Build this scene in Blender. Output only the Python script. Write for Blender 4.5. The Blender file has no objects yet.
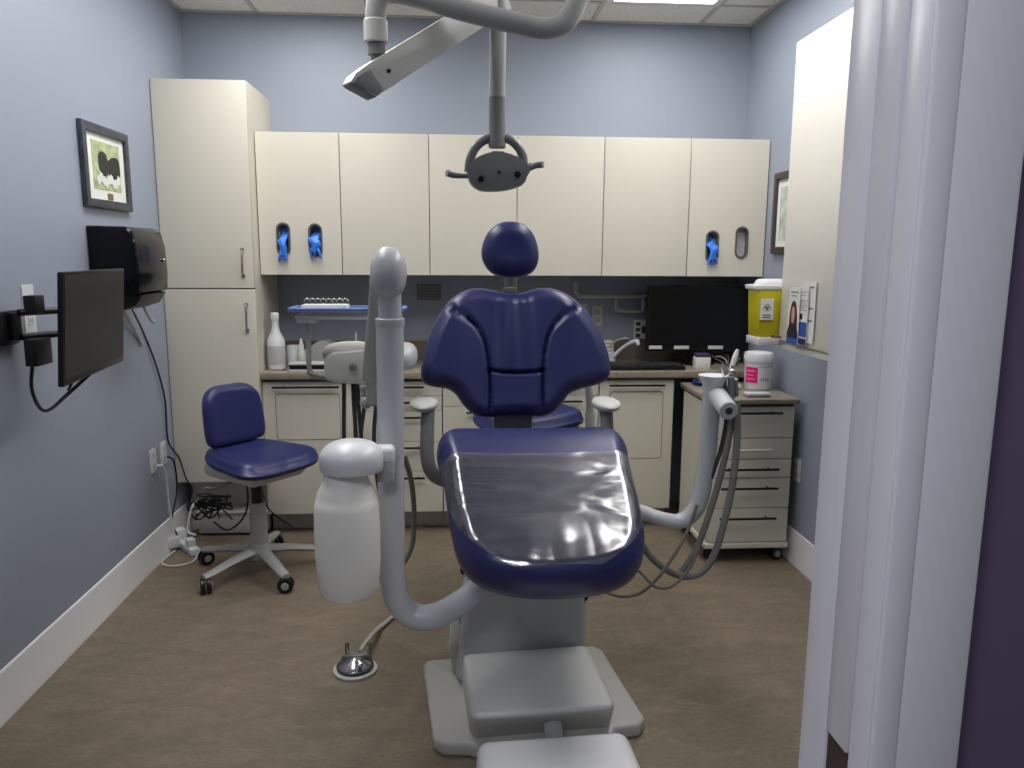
import bpy, bmesh, math, random
from mathutils import Vector, Matrix
from mathutils.geometry import tessellate_polygon
random.seed(4)
PI = math.pi
SC = bpy.context.scene
COL = SC.collection
sin, cos = math.sin, math.cos

# ------------------------------------------------------------------ camera (calibrated)
CF, CP, CR_, CY, CH = 776.4, 0.1644, 0.0057, 0.0687, 1.5
FW = Vector((sin(CY)*cos(CP), cos(CY)*cos(CP), -sin(CP)))
_R = Vector((cos(CY), -sin(CY), 0)); _U = _R.cross(FW)
RT = _R*cos(CR_) + _U*sin(CR_); UP = -_R*sin(CR_) + _U*cos(CR_)
CAMP = Vector((0, 0, CH))
def at(u, v, y):
    d = FW + RT*((u-512)/CF) + UP*((384-v)/CF)
    return CAMP + d*(y/d.y)
def atx(u, v, x):
    d = FW + RT*((u-512)/CF) + UP*((384-v)/CF)
    return CAMP + d*(x/d.x)
def atz(u, v, z):
    d = FW + RT*((u-512)/CF) + UP*((384-v)/CF)
    return CAMP + d*((z-CH)/d.z)
cd = bpy.data.cameras.new('camera'); cam = bpy.data.objects.new('camera', cd); COL.objects.link(cam)
cd.sensor_width = 36; cd.lens = CF/1024*36; cd.clip_start = 0.05
m = Matrix((RT, UP, -FW)).transposed().to_4x4(); m.translation = CAMP
cam.matrix_world = m
SC.camera = cam

# ------------------------------------------------------------------ materials
def lin(c):
    return tuple(((x/255)/12.92 if x/255 <= .04045 else ((x/255+.055)/1.055)**2.4) for x in c)
MATS = {}
def mat(name, rgb, rough=.5, metal=0, spec=.5, bump=0, bscale=60, var=0, vscale=4, coat=0, trans=0, ior=1.45, alpha=1, stretch=None, rgb2=None, emit=0):
    if name in MATS: return MATS[name]
    m = bpy.data.materials.new(name); m.use_nodes = True; MATS[name] = m
    nt = m.node_tree; b = nt.nodes['Principled BSDF']
    b.inputs['Base Color'].default_value = (*lin(rgb), 1)
    b.inputs['Roughness'].default_value = rough; b.inputs['Metallic'].default_value = metal
    b.inputs['Specular IOR Level'].default_value = spec; b.inputs['IOR'].default_value = ior
    b.inputs['Coat Weight'].default_value = coat; b.inputs['Coat Roughness'].default_value = .08
    b.inputs['Transmission Weight'].default_value = trans; b.inputs['Alpha'].default_value = alpha
    if emit:
        b.inputs['Emission Color'].default_value = (*lin(rgb), 1); b.inputs['Emission Strength'].default_value = emit
    if var or bump:
        tc = nt.nodes.new('ShaderNodeTexCoord'); mp = nt.nodes.new('ShaderNodeMapping')
        nt.links.new(tc.outputs['Object'], mp.inputs['Vector'])
        if stretch: mp.inputs['Scale'].default_value = stretch
    if var:
        n = nt.nodes.new('ShaderNodeTexNoise'); n.inputs['Scale'].default_value = vscale; n.inputs['Detail'].default_value = 6
        nt.links.new(mp.outputs[0], n.inputs['Vector'])
        r = nt.nodes.new('ShaderNodeMix'); r.data_type = 'RGBA'
        r.inputs['A'].default_value = (*lin(rgb), 1)
        c2 = rgb2 or tuple(x*(1-var) for x in rgb)
        r.inputs['B'].default_value = (*lin(c2), 1)
        cr = nt.nodes.new('ShaderNodeMapRange'); cr.inputs[1].default_value = .35; cr.inputs[2].default_value = .65
        nt.links.new(n.outputs['Fac'], cr.inputs[0]); nt.links.new(cr.outputs[0], r.inputs['Factor'])
        nt.links.new(r.outputs['Result'], b.inputs['Base Color'])
    if bump:
        n = nt.nodes.new('ShaderNodeTexNoise'); n.inputs['Scale'].default_value = bscale; n.inputs['Detail'].default_value = 3
        nt.links.new(mp.outputs[0], n.inputs['Vector'])
        bp = nt.nodes.new('ShaderNodeBump'); bp.inputs['Strength'].default_value = bump; bp.inputs['Distance'].default_value = .01
        nt.links.new(n.outputs['Fac'], bp.inputs['Height']); nt.links.new(bp.outputs[0], b.inputs['Normal'])
    return m
WALL = mat('blue_grey_wall_paint', (145, 153, 167), .42, spec=.35, bump=.06, bscale=90)
CREAM = mat('cream_laminate', (207, 202, 188), .42, bump=.03, bscale=200)
CREAM_IN = mat('cream_melamine', (200, 193, 172), .5)
EDGE = mat('cabinet_gap_edge', (84, 74, 62), .6)
BLACK = mat('black_plastic', (14, 14, 16), .35)
GLOSSB = mat('gloss_black_plastic', (7, 8, 14), .16, spec=.3)
SCREEN = mat('screen_glass', (6, 6, 8), .3)
SCREENM = mat('matt_screen', (40, 38, 36), .4)
WHITE = mat('white_plastic', (206, 207, 210), .28)
OFFW = mat('off_white_enamel', (190, 190, 184), .3)
GREYP = mat('light_grey_enamel', (158, 159, 156), .33)
GREYD = mat('mid_grey_plastic', (112, 113, 112), .4)
GREYB = mat('pale_grey_moulding', (188, 188, 184), .38)
TUBEM = mat('silver_grey_paint', (184, 186, 190), .27)
LAMPG = mat('lamp_grey_plastic', (106, 107, 108), .38)
BLUE = mat('navy_vinyl', (34, 39, 84), .34, spec=.5, bump=.05, bscale=260)
BLUE2 = mat('navy_vinyl_stool', (36, 42, 90), .36, bump=.05, bscale=260)
CHROME = mat('chrome', (190, 190, 190), .18, metal=1)
STEEL = mat('brushed_steel', (150, 148, 142), .3, metal=1)
DARKM = mat('dark_bronze_metal', (30, 26, 24), .4, metal=.6)
TRIM = mat('white_trim_paint', (220, 219, 220), .35)
CASING = mat('door_frame_enamel', (204, 204, 212), .3)
PURPLE = mat('plum_hall_paint', (92, 82, 106), .6)
WORK = mat('worktop_laminate', (150, 140, 124), .3, var=.12, vscale=30)
SPLASH = mat('backsplash_laminate', (112, 102, 90), .3, var=.12, vscale=30)
RUBBER = mat('grey_hose_rubber', (112, 112, 106), .5)
HOSED = mat('dark_hose_rubber', (62, 62, 62), .5)
CABLE = mat('black_cable', (16, 16, 20), .45)
KICK = mat('kickboard_vinyl', (178, 172, 164), .5)
PAPER = mat('white_paper', (214, 212, 208), .7)
GLOVE = mat('blue_nitrile', (52, 116, 214), .4)
PINK = mat('pink_label', (212, 26, 110), .45)
INK = mat('black_ink', (26, 26, 28), .6)
INKG = mat('grey_ink', (120, 120, 124), .6)
BRASS = mat('brass_plaque', (128, 108, 66), .45, metal=.3)
FRAMEM = mat('slate_frame_wood', (66, 70, 80), .35, var=.35, vscale=30)
FRAMED = mat('dark_frame_wood', (58, 50, 46), .4)
TRAYB = mat('blue_tray_edge', (92, 122, 184), .3)
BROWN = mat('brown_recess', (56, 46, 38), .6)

def floor_mat():
    m = bpy.data.materials.new('brown_marbled_vinyl'); m.use_nodes = True
    nt = m.node_tree; b = nt.nodes['Principled BSDF']; L = nt.links.new
    tc = nt.nodes.new('ShaderNodeTexCoord'); mp = nt.nodes.new('ShaderNodeMapping'); mp.inputs['Scale'].default_value = (.8, 1.6, 1)
    L(tc.outputs['Object'], mp.inputs[0])
    n = nt.nodes.new('ShaderNodeTexNoise'); n.inputs['Scale'].default_value = 7; n.inputs['Detail'].default_value = 9; n.inputs['Roughness'].default_value = .68
    n.inputs['Distortion'].default_value = .8
    L(mp.outputs[0], n.inputs['Vector'])
    r = nt.nodes.new('ShaderNodeValToRGB'); e = r.color_ramp.elements
    e[0].position = .28; e[0].color = (*lin((106, 95, 81)), 1); e[1].position = .72; e[1].color = (*lin((134, 121, 103)), 1)
    x = e.new(.5); x.color = (*lin((119, 107, 91)), 1)
    L(n.outputs['Fac'], r.inputs[0])
    n2 = nt.nodes.new('ShaderNodeTexNoise'); n2.inputs['Scale'].default_value = 60; n2.inputs['Detail'].default_value = 3; L(mp.outputs[0], n2.inputs['Vector'])
    mx = nt.nodes.new('ShaderNodeMix'); mx.data_type = 'RGBA'; mx.blend_type = 'OVERLAY'; mx.inputs['Factor'].default_value = .35
    L(r.outputs[0], mx.inputs['A']); L(n2.outputs['Fac'], mx.inputs['B'])
    L(mx.outputs['Result'], b.inputs['Base Color'])
    b.inputs['Roughness'].default_value = .42; b.inputs['Specular IOR Level'].default_value = .35
    return m
FLOOR = floor_mat()
def ceil_mat():
    m = bpy.data.materials.new('ceiling_tiles'); m.use_nodes = True
    nt = m.node_tree; b = nt.nodes['Principled BSDF']; L = nt.links.new
    tc = nt.nodes.new('ShaderNodeTexCoord')
    n = nt.nodes.new('ShaderNodeTexNoise'); n.inputs['Scale'].default_value = 90; n.inputs['Detail'].default_value = 4; L(tc.outputs['Object'], n.inputs['Vector'])
    r = nt.nodes.new('ShaderNodeValToRGB'); e = r.color_ramp.elements
    e[0].position = .38; e[0].color = (*lin((206, 204, 199)), 1); e[1].position = .5; e[1].color = (*lin((228, 226, 221)), 1)
    L(n.outputs['Fac'], r.inputs[0]); L(r.outputs[0], b.inputs['Base Color']); b.inputs['Roughness'].default_value = .9
    return m
CEIL = ceil_mat()
def plastic_wrap():
    m = bpy.data.materials.new('clear_plastic_film'); m.use_nodes = True
    nt = m.node_tree; nt.nodes.clear(); L = nt.links.new
    o = nt.nodes.new('ShaderNodeOutputMaterial'); mx = nt.nodes.new('ShaderNodeMixShader')
    t = nt.nodes.new('ShaderNodeBsdfTransparent'); t.inputs[0].default_value = (.90, .92, 1, 1)
    g = nt.nodes.new('ShaderNodeBsdfGlossy'); g.inputs['Roughness'].default_value = .2; g.inputs[0].default_value = (1, 1, 1, 1)
    d = nt.nodes.new('ShaderNodeBsdfDiffuse'); d.inputs[0].default_value = (.55, .55, .6, 1)
    m2 = nt.nodes.new('ShaderNodeMixShader'); m2.inputs[0].default_value = .15
    f = nt.nodes.new('ShaderNodeFresnel'); f.inputs[0].default_value = 1.7
    a = nt.nodes.new('ShaderNodeMath'); a.operation = 'MULTIPLY_ADD'; a.inputs[1].default_value = 1.2; a.inputs[2].default_value = .09
    tc = nt.nodes.new('ShaderNodeTexCoord'); mp = nt.nodes.new('ShaderNodeMapping'); mp.inputs['Scale'].default_value = (1.0, 3.5, 3.5)
    n = nt.nodes.new('ShaderNodeTexNoise'); n.inputs['Scale'].default_value = 3.5; n.inputs['Detail'].default_value = 1.5; n.inputs['Distortion'].default_value = .9
    bp = nt.nodes.new('ShaderNodeBump'); bp.inputs['Strength'].default_value = .55; bp.inputs['Distance'].default_value = .02
    L(tc.outputs['Object'], mp.inputs[0]); L(mp.outputs[0], n.inputs['Vector']); L(n.outputs['Fac'], bp.inputs['Height'])
    L(bp.outputs[0], g.inputs['Normal']); L(f.outputs[0], a.inputs[0])
    L(a.outputs[0], mx.inputs[0]); L(t.outputs[0], mx.inputs[1]); L(m2.outputs[0], mx.inputs[2])
    L(g.outputs[0], m2.inputs[1]); L(d.outputs[0], m2.inputs[2]); L(mx.outputs[0], o.inputs[0])
    return m
FILM = plastic_wrap()
BOTTLE = mat('frosted_bottle_plastic', (232, 230, 222), .35, trans=.06)
LIQ = mat('sharps_yellow_plastic', (196, 186, 22), .3, trans=.15)

# ------------------------------------------------------------------ mesh builder
W = {}
def world(o): return W.get(o.name, Matrix.Identity(4))
def tag(o, label=None, cat=None, group=None, kind=None):
    if label: o['label'] = label
    if cat: o['category'] = cat
    if group: o['group'] = group
    if kind: o['kind'] = kind
    return o
def thing(name, label, cat, loc=(0, 0, 0), rz=0, group=None):
    o = bpy.data.objects.new(name, None); COL.objects.link(o); o.empty_display_size = .1
    o.location = loc; o.rotation_euler = (0, 0, rz)
    W[o.name] = Matrix.Translation(Vector(loc)) @ Matrix.Rotation(rz, 4, 'Z')
    return tag(o, label, cat, group)
class MB:
    def __init__(s): s.bm = bmesh.new()
    def add(s, vs, fs, M=None):
        b = [s.bm.verts.new(M @ Vector(v) if M else v) for v in vs]
        for f in fs:
            try: s.bm.faces.new([b[i] for i in f])
            except ValueError: pass
        return s
    def box(s, a, b, bev=0, seg=2, M=None, taper=None):
        a = [min(p) for p in zip(a, b)] if False else a
        x0, y0, z0 = [min(p, q) for p, q in zip(a, b)]; x1, y1, z1 = [max(p, q) for p, q in zip(a, b)]
        t = bmesh.new()
        vs = [t.verts.new(p) for p in ((x0, y0, z0), (x1, y0, z0), (x1, y1, z0), (x0, y1, z0), (x0, y0, z1), (x1, y0, z1), (x1, y1, z1), (x0, y1, z1))]
        if taper:
            cx, cy = (x0+x1)/2, (y0+y1)/2
            for v in vs[4:]: v.co.x = cx+(v.co.x-cx)*taper[0]; v.co.y = cy+(v.co.y-cy)*taper[1]
        for f in ((3, 2, 1, 0), (4, 5, 6, 7), (0, 1, 5, 4), (1, 2, 6, 5), (2, 3, 7, 6), (3, 0, 4, 7)): t.faces.new([vs[i] for i in f])
        if bev: bmesh.ops.bevel(t, geom=t.edges[:], offset=bev, segments=seg, profile=.5, affect='EDGES', clamp_overlap=True)
        return s.merge(t, M)
    def merge(s, t, M=None):
        t.verts.index_update(); t.verts.ensure_lookup_table()
        s.add([v.co.copy() for v in t.verts], [[v.index for v in f.verts] for f in t.faces], M); t.free(); return s
    def lathe(s, prof, c=(0, 0, 0), n=28, M=None, sx=1, sy=1):
        vs = []; fs = []
        T = Matrix.Translation(Vector(c)); T = T @ M if M else T
        for r, z in prof:
            for i in range(n): a = 2*PI*i/n; vs.append((max(r, .00005)*cos(a)*sx, max(r, .00005)*sin(a)*sy, z))
        for j in range(len(prof)-1):
            for i in range(n): k = (i+1) % n; fs.append((j*n+i, j*n+k, (j+1)*n+k, (j+1)*n+i))
        fs.append(tuple(range(n))[::-1]); fs.append(tuple((len(prof)-1)*n+i for i in range(n)))
        return s.add(vs, fs, T)
    def cyl(s, a, b, r, r2=None, n=20, bev=.0):
        a = Vector(a); b = Vector(b); d = b-a; L = d.length
        M = Matrix.Translation(a) @ d.to_track_quat('Z', 'Y').to_matrix().to_4x4()
        r2 = r if r2 is None else r2
        pr = [(r, 0), (r2, L)] if not bev else [(r-bev, 0), (r, bev), (r2, L-bev), (r2-bev, L)]
        return s.lathe(pr, n=n, M=M)
    def tube(s, pts, r, n=12, sub=8, rs=None, flat=1, smooth=True):
        pts = [Vector(p) for p in pts]; rr = rs or [r]*len(pts)
        P = []; R = []
        if smooth and len(pts) > 2:
            for i in range(len(pts)-1):
                p0 = pts[max(i-1, 0)]; p1 = pts[i]; p2 = pts[i+1]; p3 = pts[min(i+2, len(pts)-1)]
                for k in range(sub):
                    t = k/sub
                    P.append(.5*((2*p1)+(p2-p0)*t+(2*p0-5*p1+4*p2-p3)*t*t+(3*p1-p0-3*p2+p3)*t**3)); R.append(rr[i]*(1-t)+rr[i+1]*t)
            P.append(pts[-1]); R.append(rr[-1])
        else: P, R = pts, rr
        t0 = (P[1]-P[0]).normalized(); nrm = t0.orthogonal().normalized()
        if abs(t0.z) < .9: nrm = t0.cross(Vector((0, 0, 1))).normalized()
        vs = []; fs = []
        for i, p in enumerate(P):
            t = (P[min(i+1, len(P)-1)]-P[max(i-1, 0)]).normalized()
            nrm = (nrm-t*nrm.dot(t)).normalized(); bn = t.cross(nrm)
            for k in range(n): a = 2*PI*k/n; vs.append(p+nrm*(R[i]*cos(a))+bn*(R[i]*flat*sin(a)))
        for i in range(len(P)-1):
            for k in range(n): q = (k+1) % n; fs.append((i*n+k, i*n+q, (i+1)*n+q, (i+1)*n+k))
        fs.append(tuple(range(n))[::-1]); fs.append(tuple((len(P)-1)*n+k for k in range(n)))
        return s.add(vs, fs)
    def ball(s, c, r, sc=(1, 1, 1), n=24, M=None, power=2):
        vs = []; fs = []; m_ = n//2
        def sp(x): return math.copysign(abs(x)**(2/power), x)
        for j in range(m_+1):
            ph = -PI/2+PI*j/m_
            for i in range(n):
                a = 2*PI*i/n
                vs.append(Vector((r*sc[0]*sp(cos(ph))*sp(cos(a)), r*sc[1]*sp(cos(ph))*sp(sin(a)), r*sc[2]*sp(sin(ph)))))
        for j in range(m_):
            for i in range(n): k = (i+1) % n; fs.append((j*n+i, j*n+k, (j+1)*n+k, (j+1)*n+i))
        T = Matrix.Translation(Vector(c)); T = T @ M if M else T
        return s.add(vs, fs, T)
    def prism(s, outline, d, holes=(), M=None, bev=0):
        """outline in local XY, extruded z 0..d"""
        loops = [outline]+list(holes)
        tris = tessellate_polygon([[Vector((p[0], p[1], 0)) for p in l] for l in loops])
        flat = [p for l in loops for p in l]; N = len(flat)
        vs = [(p[0], p[1], 0) for p in flat]+[(p[0], p[1], d) for p in flat]; fs = []
        for t in tris:
            a, b, c = [Vector((*flat[i], 0)) for i in t]
            if (b-a).cross(c-a).z < 0: t = (t[0], t[2], t[1])
            fs.append((t[2], t[1], t[0])); fs.append((t[0]+N, t[1]+N, t[2]+N))
        o = 0
        for l in loops:
            k = len(l)
            for i in range(k): j = (i+1) % k; fs.append((o+i, o+j, o+j+N, o+i+N))
            o += k
        t = bmesh.new(); b = [t.verts.new(v) for v in vs]
        for f in fs:
            try: t.faces.new([b[i] for i in f])
            except ValueError: pass
        bmesh.ops.recalc_face_normals(t, faces=t.faces[:])
        if bev:
            es = [e for e in t.edges if len(e.link_faces) == 2 and e.calc_face_angle(0) > .6 and abs(e.verts[0].co.z-e.verts[1].co.z) < 1e-6]
            bmesh.ops.bevel(t, geom=es, offset=bev, segments=3, profile=.5, affect='EDGES', clamp_overlap=True)
        return s.merge(t, M)
    def build(s, name, m, parent=None, ang=40, recalc=True):
        if recalc: bmesh.ops.recalc_face_normals(s.bm, faces=s.bm.faces[:])
        me = bpy.data.meshes.new(name)
        if parent is not None: s.bm.transform(world(parent).inverted())
        s.bm.to_mesh(me); s.bm.free()
        for mm in (m if isinstance(m, (list, tuple)) else [m]): me.materials.append(mm)
        me.shade_smooth(); me.set_sharp_from_angle(angle=math.radians(ang))
        o = bpy.data.objects.new(name, me); COL.objects.link(o)
        if parent is not None:
            o.parent = parent; W[o.name] = world(parent).copy()
        return o
def struct(name, mb, m, parent=None):
    o = mb.build(name, m, parent)
    if parent is None: o['kind'] = 'structure'
    return o
def one(name, mb, m, label, cat, group=None, ang=40):
    return tag(mb.build(name, m, ang=ang), label, cat, group)
def rrect(x0, y0, x1, y1, r, n=6):
    o = []
    for cx, cy, a0 in ((x1-r, y1-r, 0), (x0+r, y1-r, 90), (x0+r, y0+r, 180), (x1-r, y0+r, 270)):
        for i in range(n+1): a = math.radians(a0+90*i/n); o.append((cx+r*cos(a), cy+r*sin(a)))
    return o
def spline2(pts, sub=8, closed=True):
    n = len(pts); out = []
    for i in range(n if closed else n-1):
        p = [pts[(i+k-1) % n] if closed else pts[min(max(i+k-1, 0), n-1)] for k in range(4)]
        for k in range(sub):
            t = k/sub
            out.append(tuple(.5*((2*p[1][j])+(p[2][j]-p[0][j])*t+(2*p[0][j]-5*p[1][j]+4*p[2][j]-p[3][j])*t*t+(3*p[1][j]-p[0][j]-3*p[2][j]+p[3][j])*t**3) for j in (0, 1)))
    return out
XZ = Matrix(((1, 0, 0, 0), (0, 0, -1, 0), (0, 1, 0, 0), (0, 0, 0, 1)))   # local (x,y,z) -> world (x,-z,y): outline in XZ, extrude toward -Y
YZp = Matrix(((0, 0, 1, 0), (1, 0, 0, 0), (0, 1, 0, 0), (0, 0, 0, 1)))   # local (x,y,z) -> world (z,x,y): outline in YZ, extrude toward +X
def TR(x, y, z): return Matrix.Translation((x, y, z))
def seg_dist(px, py, poly, closed=False):
    best = 1e9; n = len(poly)
    for i in range(n if closed else n-1):
        ax, ay = poly[i]; bx, by = poly[(i+1) % n]; dx, dy = bx-ax, by-ay
        L = dx*dx+dy*dy or 1e-12
        t = max(0, min(1, ((px-ax)*dx+(py-ay)*dy)/L)); d = (px-ax-dx*t)**2+(py-ay-dy*t)**2
        if d < best: best = d
    return math.sqrt(best)
def inside(x, y, poly):
    c = False; n = len(poly); j = n-1
    for i in range(n):
        if (poly[i][1] > y) != (poly[j][1] > y) and x < (poly[j][0]-poly[i][0])*(y-poly[i][1])/(poly[j][1]-poly[i][1])+poly[i][0]: c = not c
        j = i
    return c
def cushion(mb, outline, center, surf, th, er, rings=26, seams=(), groove=.012, gw=.012, back=True, extra=None, deep=0):
    """pillow: outline (2D), surf(x,y,h) -> world; h front height profile from true edge distance"""
    n = len(outline); vs = []; fs = []
    def h(x, y):
        d = seg_dist(x, y, outline, True)
        k = min(d/er, 1); v = th*math.sqrt(max(0, 1-(1-k)**2))
        for sm in seams:
            ds = seg_dist(x, y, sm); v -= groove*math.exp(-(ds/gw)**2)*min(1, d/er*1.5)
        if extra: v += extra(x, y)*min(1, d/er)
        return v
    fr = [1-(1-i/rings)**1.35 if False else i/rings for i in range(rings+1)]
    fr = [1-(1-f)**2*.55-(1-f)*.45 for f in fr]          # denser to the rim
    fr = [max(f, .002) for f in fr]
    for f in fr:
        for p in outline:
            x = center[0]+(p[0]-center[0])*f; y = center[1]+(p[1]-center[1])*f
            vs.append(surf(x, y, h(x, y) if f < .9999 else 0))
    for j in range(rings):
        for i in range(n): k = (i+1) % n; fs.append((j*n+i, (j+1)*n+i, (j+1)*n+k, j*n+k))
    fs.append(tuple(range(n)))
    if back:
        o = len(vs)
        for q, (f, hh) in enumerate(((1.0, -deep*.7), (.985, -th*.35-deep), (.93, -th*.5-deep), (.5, -th*.55-deep))):
            for p in outline: vs.append(surf(center[0]+(p[0]-center[0])*f, center[1]+(p[1]-center[1])*f, hh))
        prev = rings*n
        for q in range(4):
            cur = o+q*n
            for i in range(n): k = (i+1) % n; fs.append((prev+i, cur+i, cur+k, prev+k))
            prev = cur
        fs.append(tuple(prev+i for i in range(n))[::-1])
    mb.add(vs, fs); return h

# ------------------------------------------------------------------ room shell
XL, XR, YB, ZH = -1.488, 1.658, 4.56, 2.79
YF, YD = .80, .70                     # room side / hall side of the door wall
struct('floor', MB().box((-2.6, -1.8, -.1), (3.2, YB+.1, 0)), FLOOR)
struct('wall_back', MB().box((XL-.1, YB, 0), (XR+.1, YB+.1, ZH)), WALL)
struct('wall_left', MB().box((XL-.1, YF, 0), (XL, YB, ZH)), WALL)
struct('wall_right', MB().box((XR, YF, 0), (XR+.1, YB, ZH)), WALL)
DXL, DXR, DZ = -.56, .40, 2.12
f = MB().box((XL-.1, YD, 0), (DXL-.02, YF, ZH)).box((DXR+.02, YD, 0), (XR+.1, YF, ZH)).box((DXL-.02, YD, DZ+.02), (DXR+.02, YF, ZH))
struct('wall_front', f, WALL)
# hall: plum panels facing the camera side
f = MB().box((-2.6, YD-.012, 0), (DXL-.06, YD-.0005, ZH)).box((DXR+.03, YD-.012, 0), (3.2, YD-.0005, ZH)).box((DXL-.06, YD-.012, DZ+.06), (DXR+.03, YD-.0005, ZH))
struct('wall_hallway', f, PURPLE)
struct('wall_hallway_far', MB().box((-2.6, -1.9, 0), (3.2, -1.8, ZH)), WALL)
struct('wall_hallway_left', MB().box((-2.7, -1.9, 0), (-2.6, YD, ZH)), WALL)
struct('wall_hallway_right', MB().box((3.2, -1.9, 0), (3.3, YD, ZH)), WALL)
# ceiling with a suspended grid
GX = [.75+.61*k for k in range(-5, 5)]; GY = [4.22-.61*k for k in range(-1, 11)]
PAN = [(.75, 3.0, 1.22), (-1.08, 3.0, 1.22), (.75, 1.78, 1.22), (-1.08, 1.78, 1.22)]
c = MB()
xs = [-2.6]+[x for x in GX if -2.6 < x < 3.2]+[3.2]; ys = sorted([-1.8]+[y for y in GY if -1.8 < y < YB]+[YB+.1])
for i in range(len(xs)-1):
    for j in range(len(ys)-1):
        cx, cy = (xs[i]+xs[i+1])/2, (ys[j]+ys[j+1])/2
        if any(px < cx < px+.61 and py < cy < py+pl_ for px, py, pl_ in PAN): continue
        c.box((xs[i]+.008, ys[j]+.008, ZH-.002), (xs[i+1]-.008, ys[j+1]-.008, ZH+.02))
c.box((-2.6, -1.8, ZH+.05), (3.2, YB+.1, ZH+.15))
struct('ceiling', c, CEIL)
g = MB()
for x in GX:
    if -2.6 < x < 3.2: g.box((x-.012, -1.8, ZH-.008), (x+.012, YB, ZH+.006))
for y in GY:
    if y < YB: g.box((-2.6, y-.012, ZH-.007), (3.2, y+.012, ZH+.006))
g.box((XL, YB-.022, ZH-.008), (XR, YB, ZH)).box((XL, YF, ZH-.009), (XL+.022, YB, ZH)).box((XR-.022, YF, ZH-.009), (XR, YB, ZH))
struct('trim_1', g, mat('ceiling_grid_metal', (186, 184, 180), .5))
def emis(name, col, st):
    m = bpy.data.materials.new(name); m.use_nodes = True; nt = m.node_tree; nt.nodes.clear()
    o = nt.nodes.new('ShaderNodeOutputMaterial'); e = nt.nodes.new('ShaderNodeEmission'); e.inputs[0].default_value = (*col, 1); e.inputs[1].default_value = st
    nt.links.new(e.outputs[0], o.inputs[0]); return m
LIT = emis('lit_diffuser', (1, .985, .97), 6.5)
LITH = emis('lit_hall_diffuser', (.92, .92, 1), 15)
def ceiling_light(px, py, l, label, m=LIT, w=.61):
    t = thing('ceiling_light', label, 'ceiling light', (px+w/2, py+l/2, ZH-.01))
    fr = MB()
    fr.prism(rrect(px+.012, py+.012, px+w-.012, py+l-.012, .004), .02, [rrect(px+.045, py+.045, px+w-.045, py+l-.045, .004)[::-1]], M=TR(0, 0, ZH-.012))
    fr.build('frame', TRIM, t)
    MB().box((px+.045, py+.045, ZH-.004), (px+w-.045, py+l-.045, ZH+.004)).build('diffuser', m, t)
ceiling_light(*PAN[0], 'lit ceiling light panel at the top edge above the right back wall cabinets')
ceiling_light(*PAN[1], 'lit ceiling light panel above the tall cream cabinet side')
ceiling_light(*PAN[2], 'lit ceiling light panel above the foot of the dental chair, right')
ceiling_light(*PAN[3], 'lit ceiling light panel near the left wall above the picture')
ceiling_light(-1.1, -.75, .61, 'hallway ceiling light panel in front of the doorway', LITH, 1.1)

# baseboards
def baseboard(name, pts2, M=None):   # profile extruded
    pass
bz = .164
prof = [(0, 0), (.02, 0), (.02, .012), (.012, .03), (.011, bz-.03), (.006, bz-.004), (0, bz)]
struct('baseboard_left', MB().prism([(p[0], p[1]) for p in prof], 3.76, M=Matrix(((1, 0, 0, XL), (0, 0, 1, YF), (0, 1, 0, 0), (0, 0, 0, 1)))), TRIM)
struct('baseboard_right', MB().prism([(p[0], p[1]) for p in prof], 3.76, M=Matrix(((-1, 0, 0, XR), (0, 0, 1, YF), (0, 1, 0, 0), (0, 0, 0, 1)))), TRIM)
struct('baseboard_back', MB().prism([(p[0], p[1]) for p in prof], 1.1, M=Matrix(((0, 0, 1, XL), (-1, 0, 0, YB), (0, 1, 0, 0), (0, 0, 0, 1)))), TRIM)

# door frame (trim_2): right jamb + head + left jamb
for nm, sx, x0 in (('trim_2', 1, DXR), ('trim_3', -1, DXL)):
    def bx(mb, a, b, bev=0): return mb.box((x0+sx*a[0], a[1], a[2]), (x0+sx*b[0], b[1], b[2]), bev)
    fr = MB(); top = DZ+.02
    bx(fr, (.012, .680, 0), (.03, .812, top))                # backing of the jamb
    bx(fr, (0, .7555, 0), (.013, .813, top), .0013)          # far strip
    bx(fr, (0, .672, 0), (.013, .7060, top), .0013)          # near strip
    bx(fr, (.0, .6625, 0), (.026, .6715, top+.03), .004)     # rounded inner bead of casing
    bx(fr, (.0245, .664, 0), (.0905, .70, top+.07), .004)    # casing board
    bx(fr, (.006, .80, 0), (.07, .8125, top+.05), .002)      # room-side casing
    struct(nm, fr, CASING)
    st = MB(); zk = atx(836, 740, DXR).z
    bx(st, (-.0015, .7092, zk), (.013, .7525, top), .0013); bx(st, (-.0015, .7092, 0), (.013, .7525, zk-.14), .0013)
    struct('trim_4' if sx > 0 else 'trim_5', st, CASING)
    bt = MB(); bx(bt, (.0025, .7085, zk-.14), (.006, .7535, zk+.002)); bx(bt, (.001, .722, zk-.10), (.003, .742, zk-.04)); struct('trim_6' if sx > 0 else 'trim_7', bt, BROWN)
struct('trim_8', MB().box((DXL-.098, .664, DZ), (DXR+.098, .70, DZ+.09), .004).box((DXL, .672, DZ), (DXR, .827, DZ+.03)), CASING)

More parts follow.
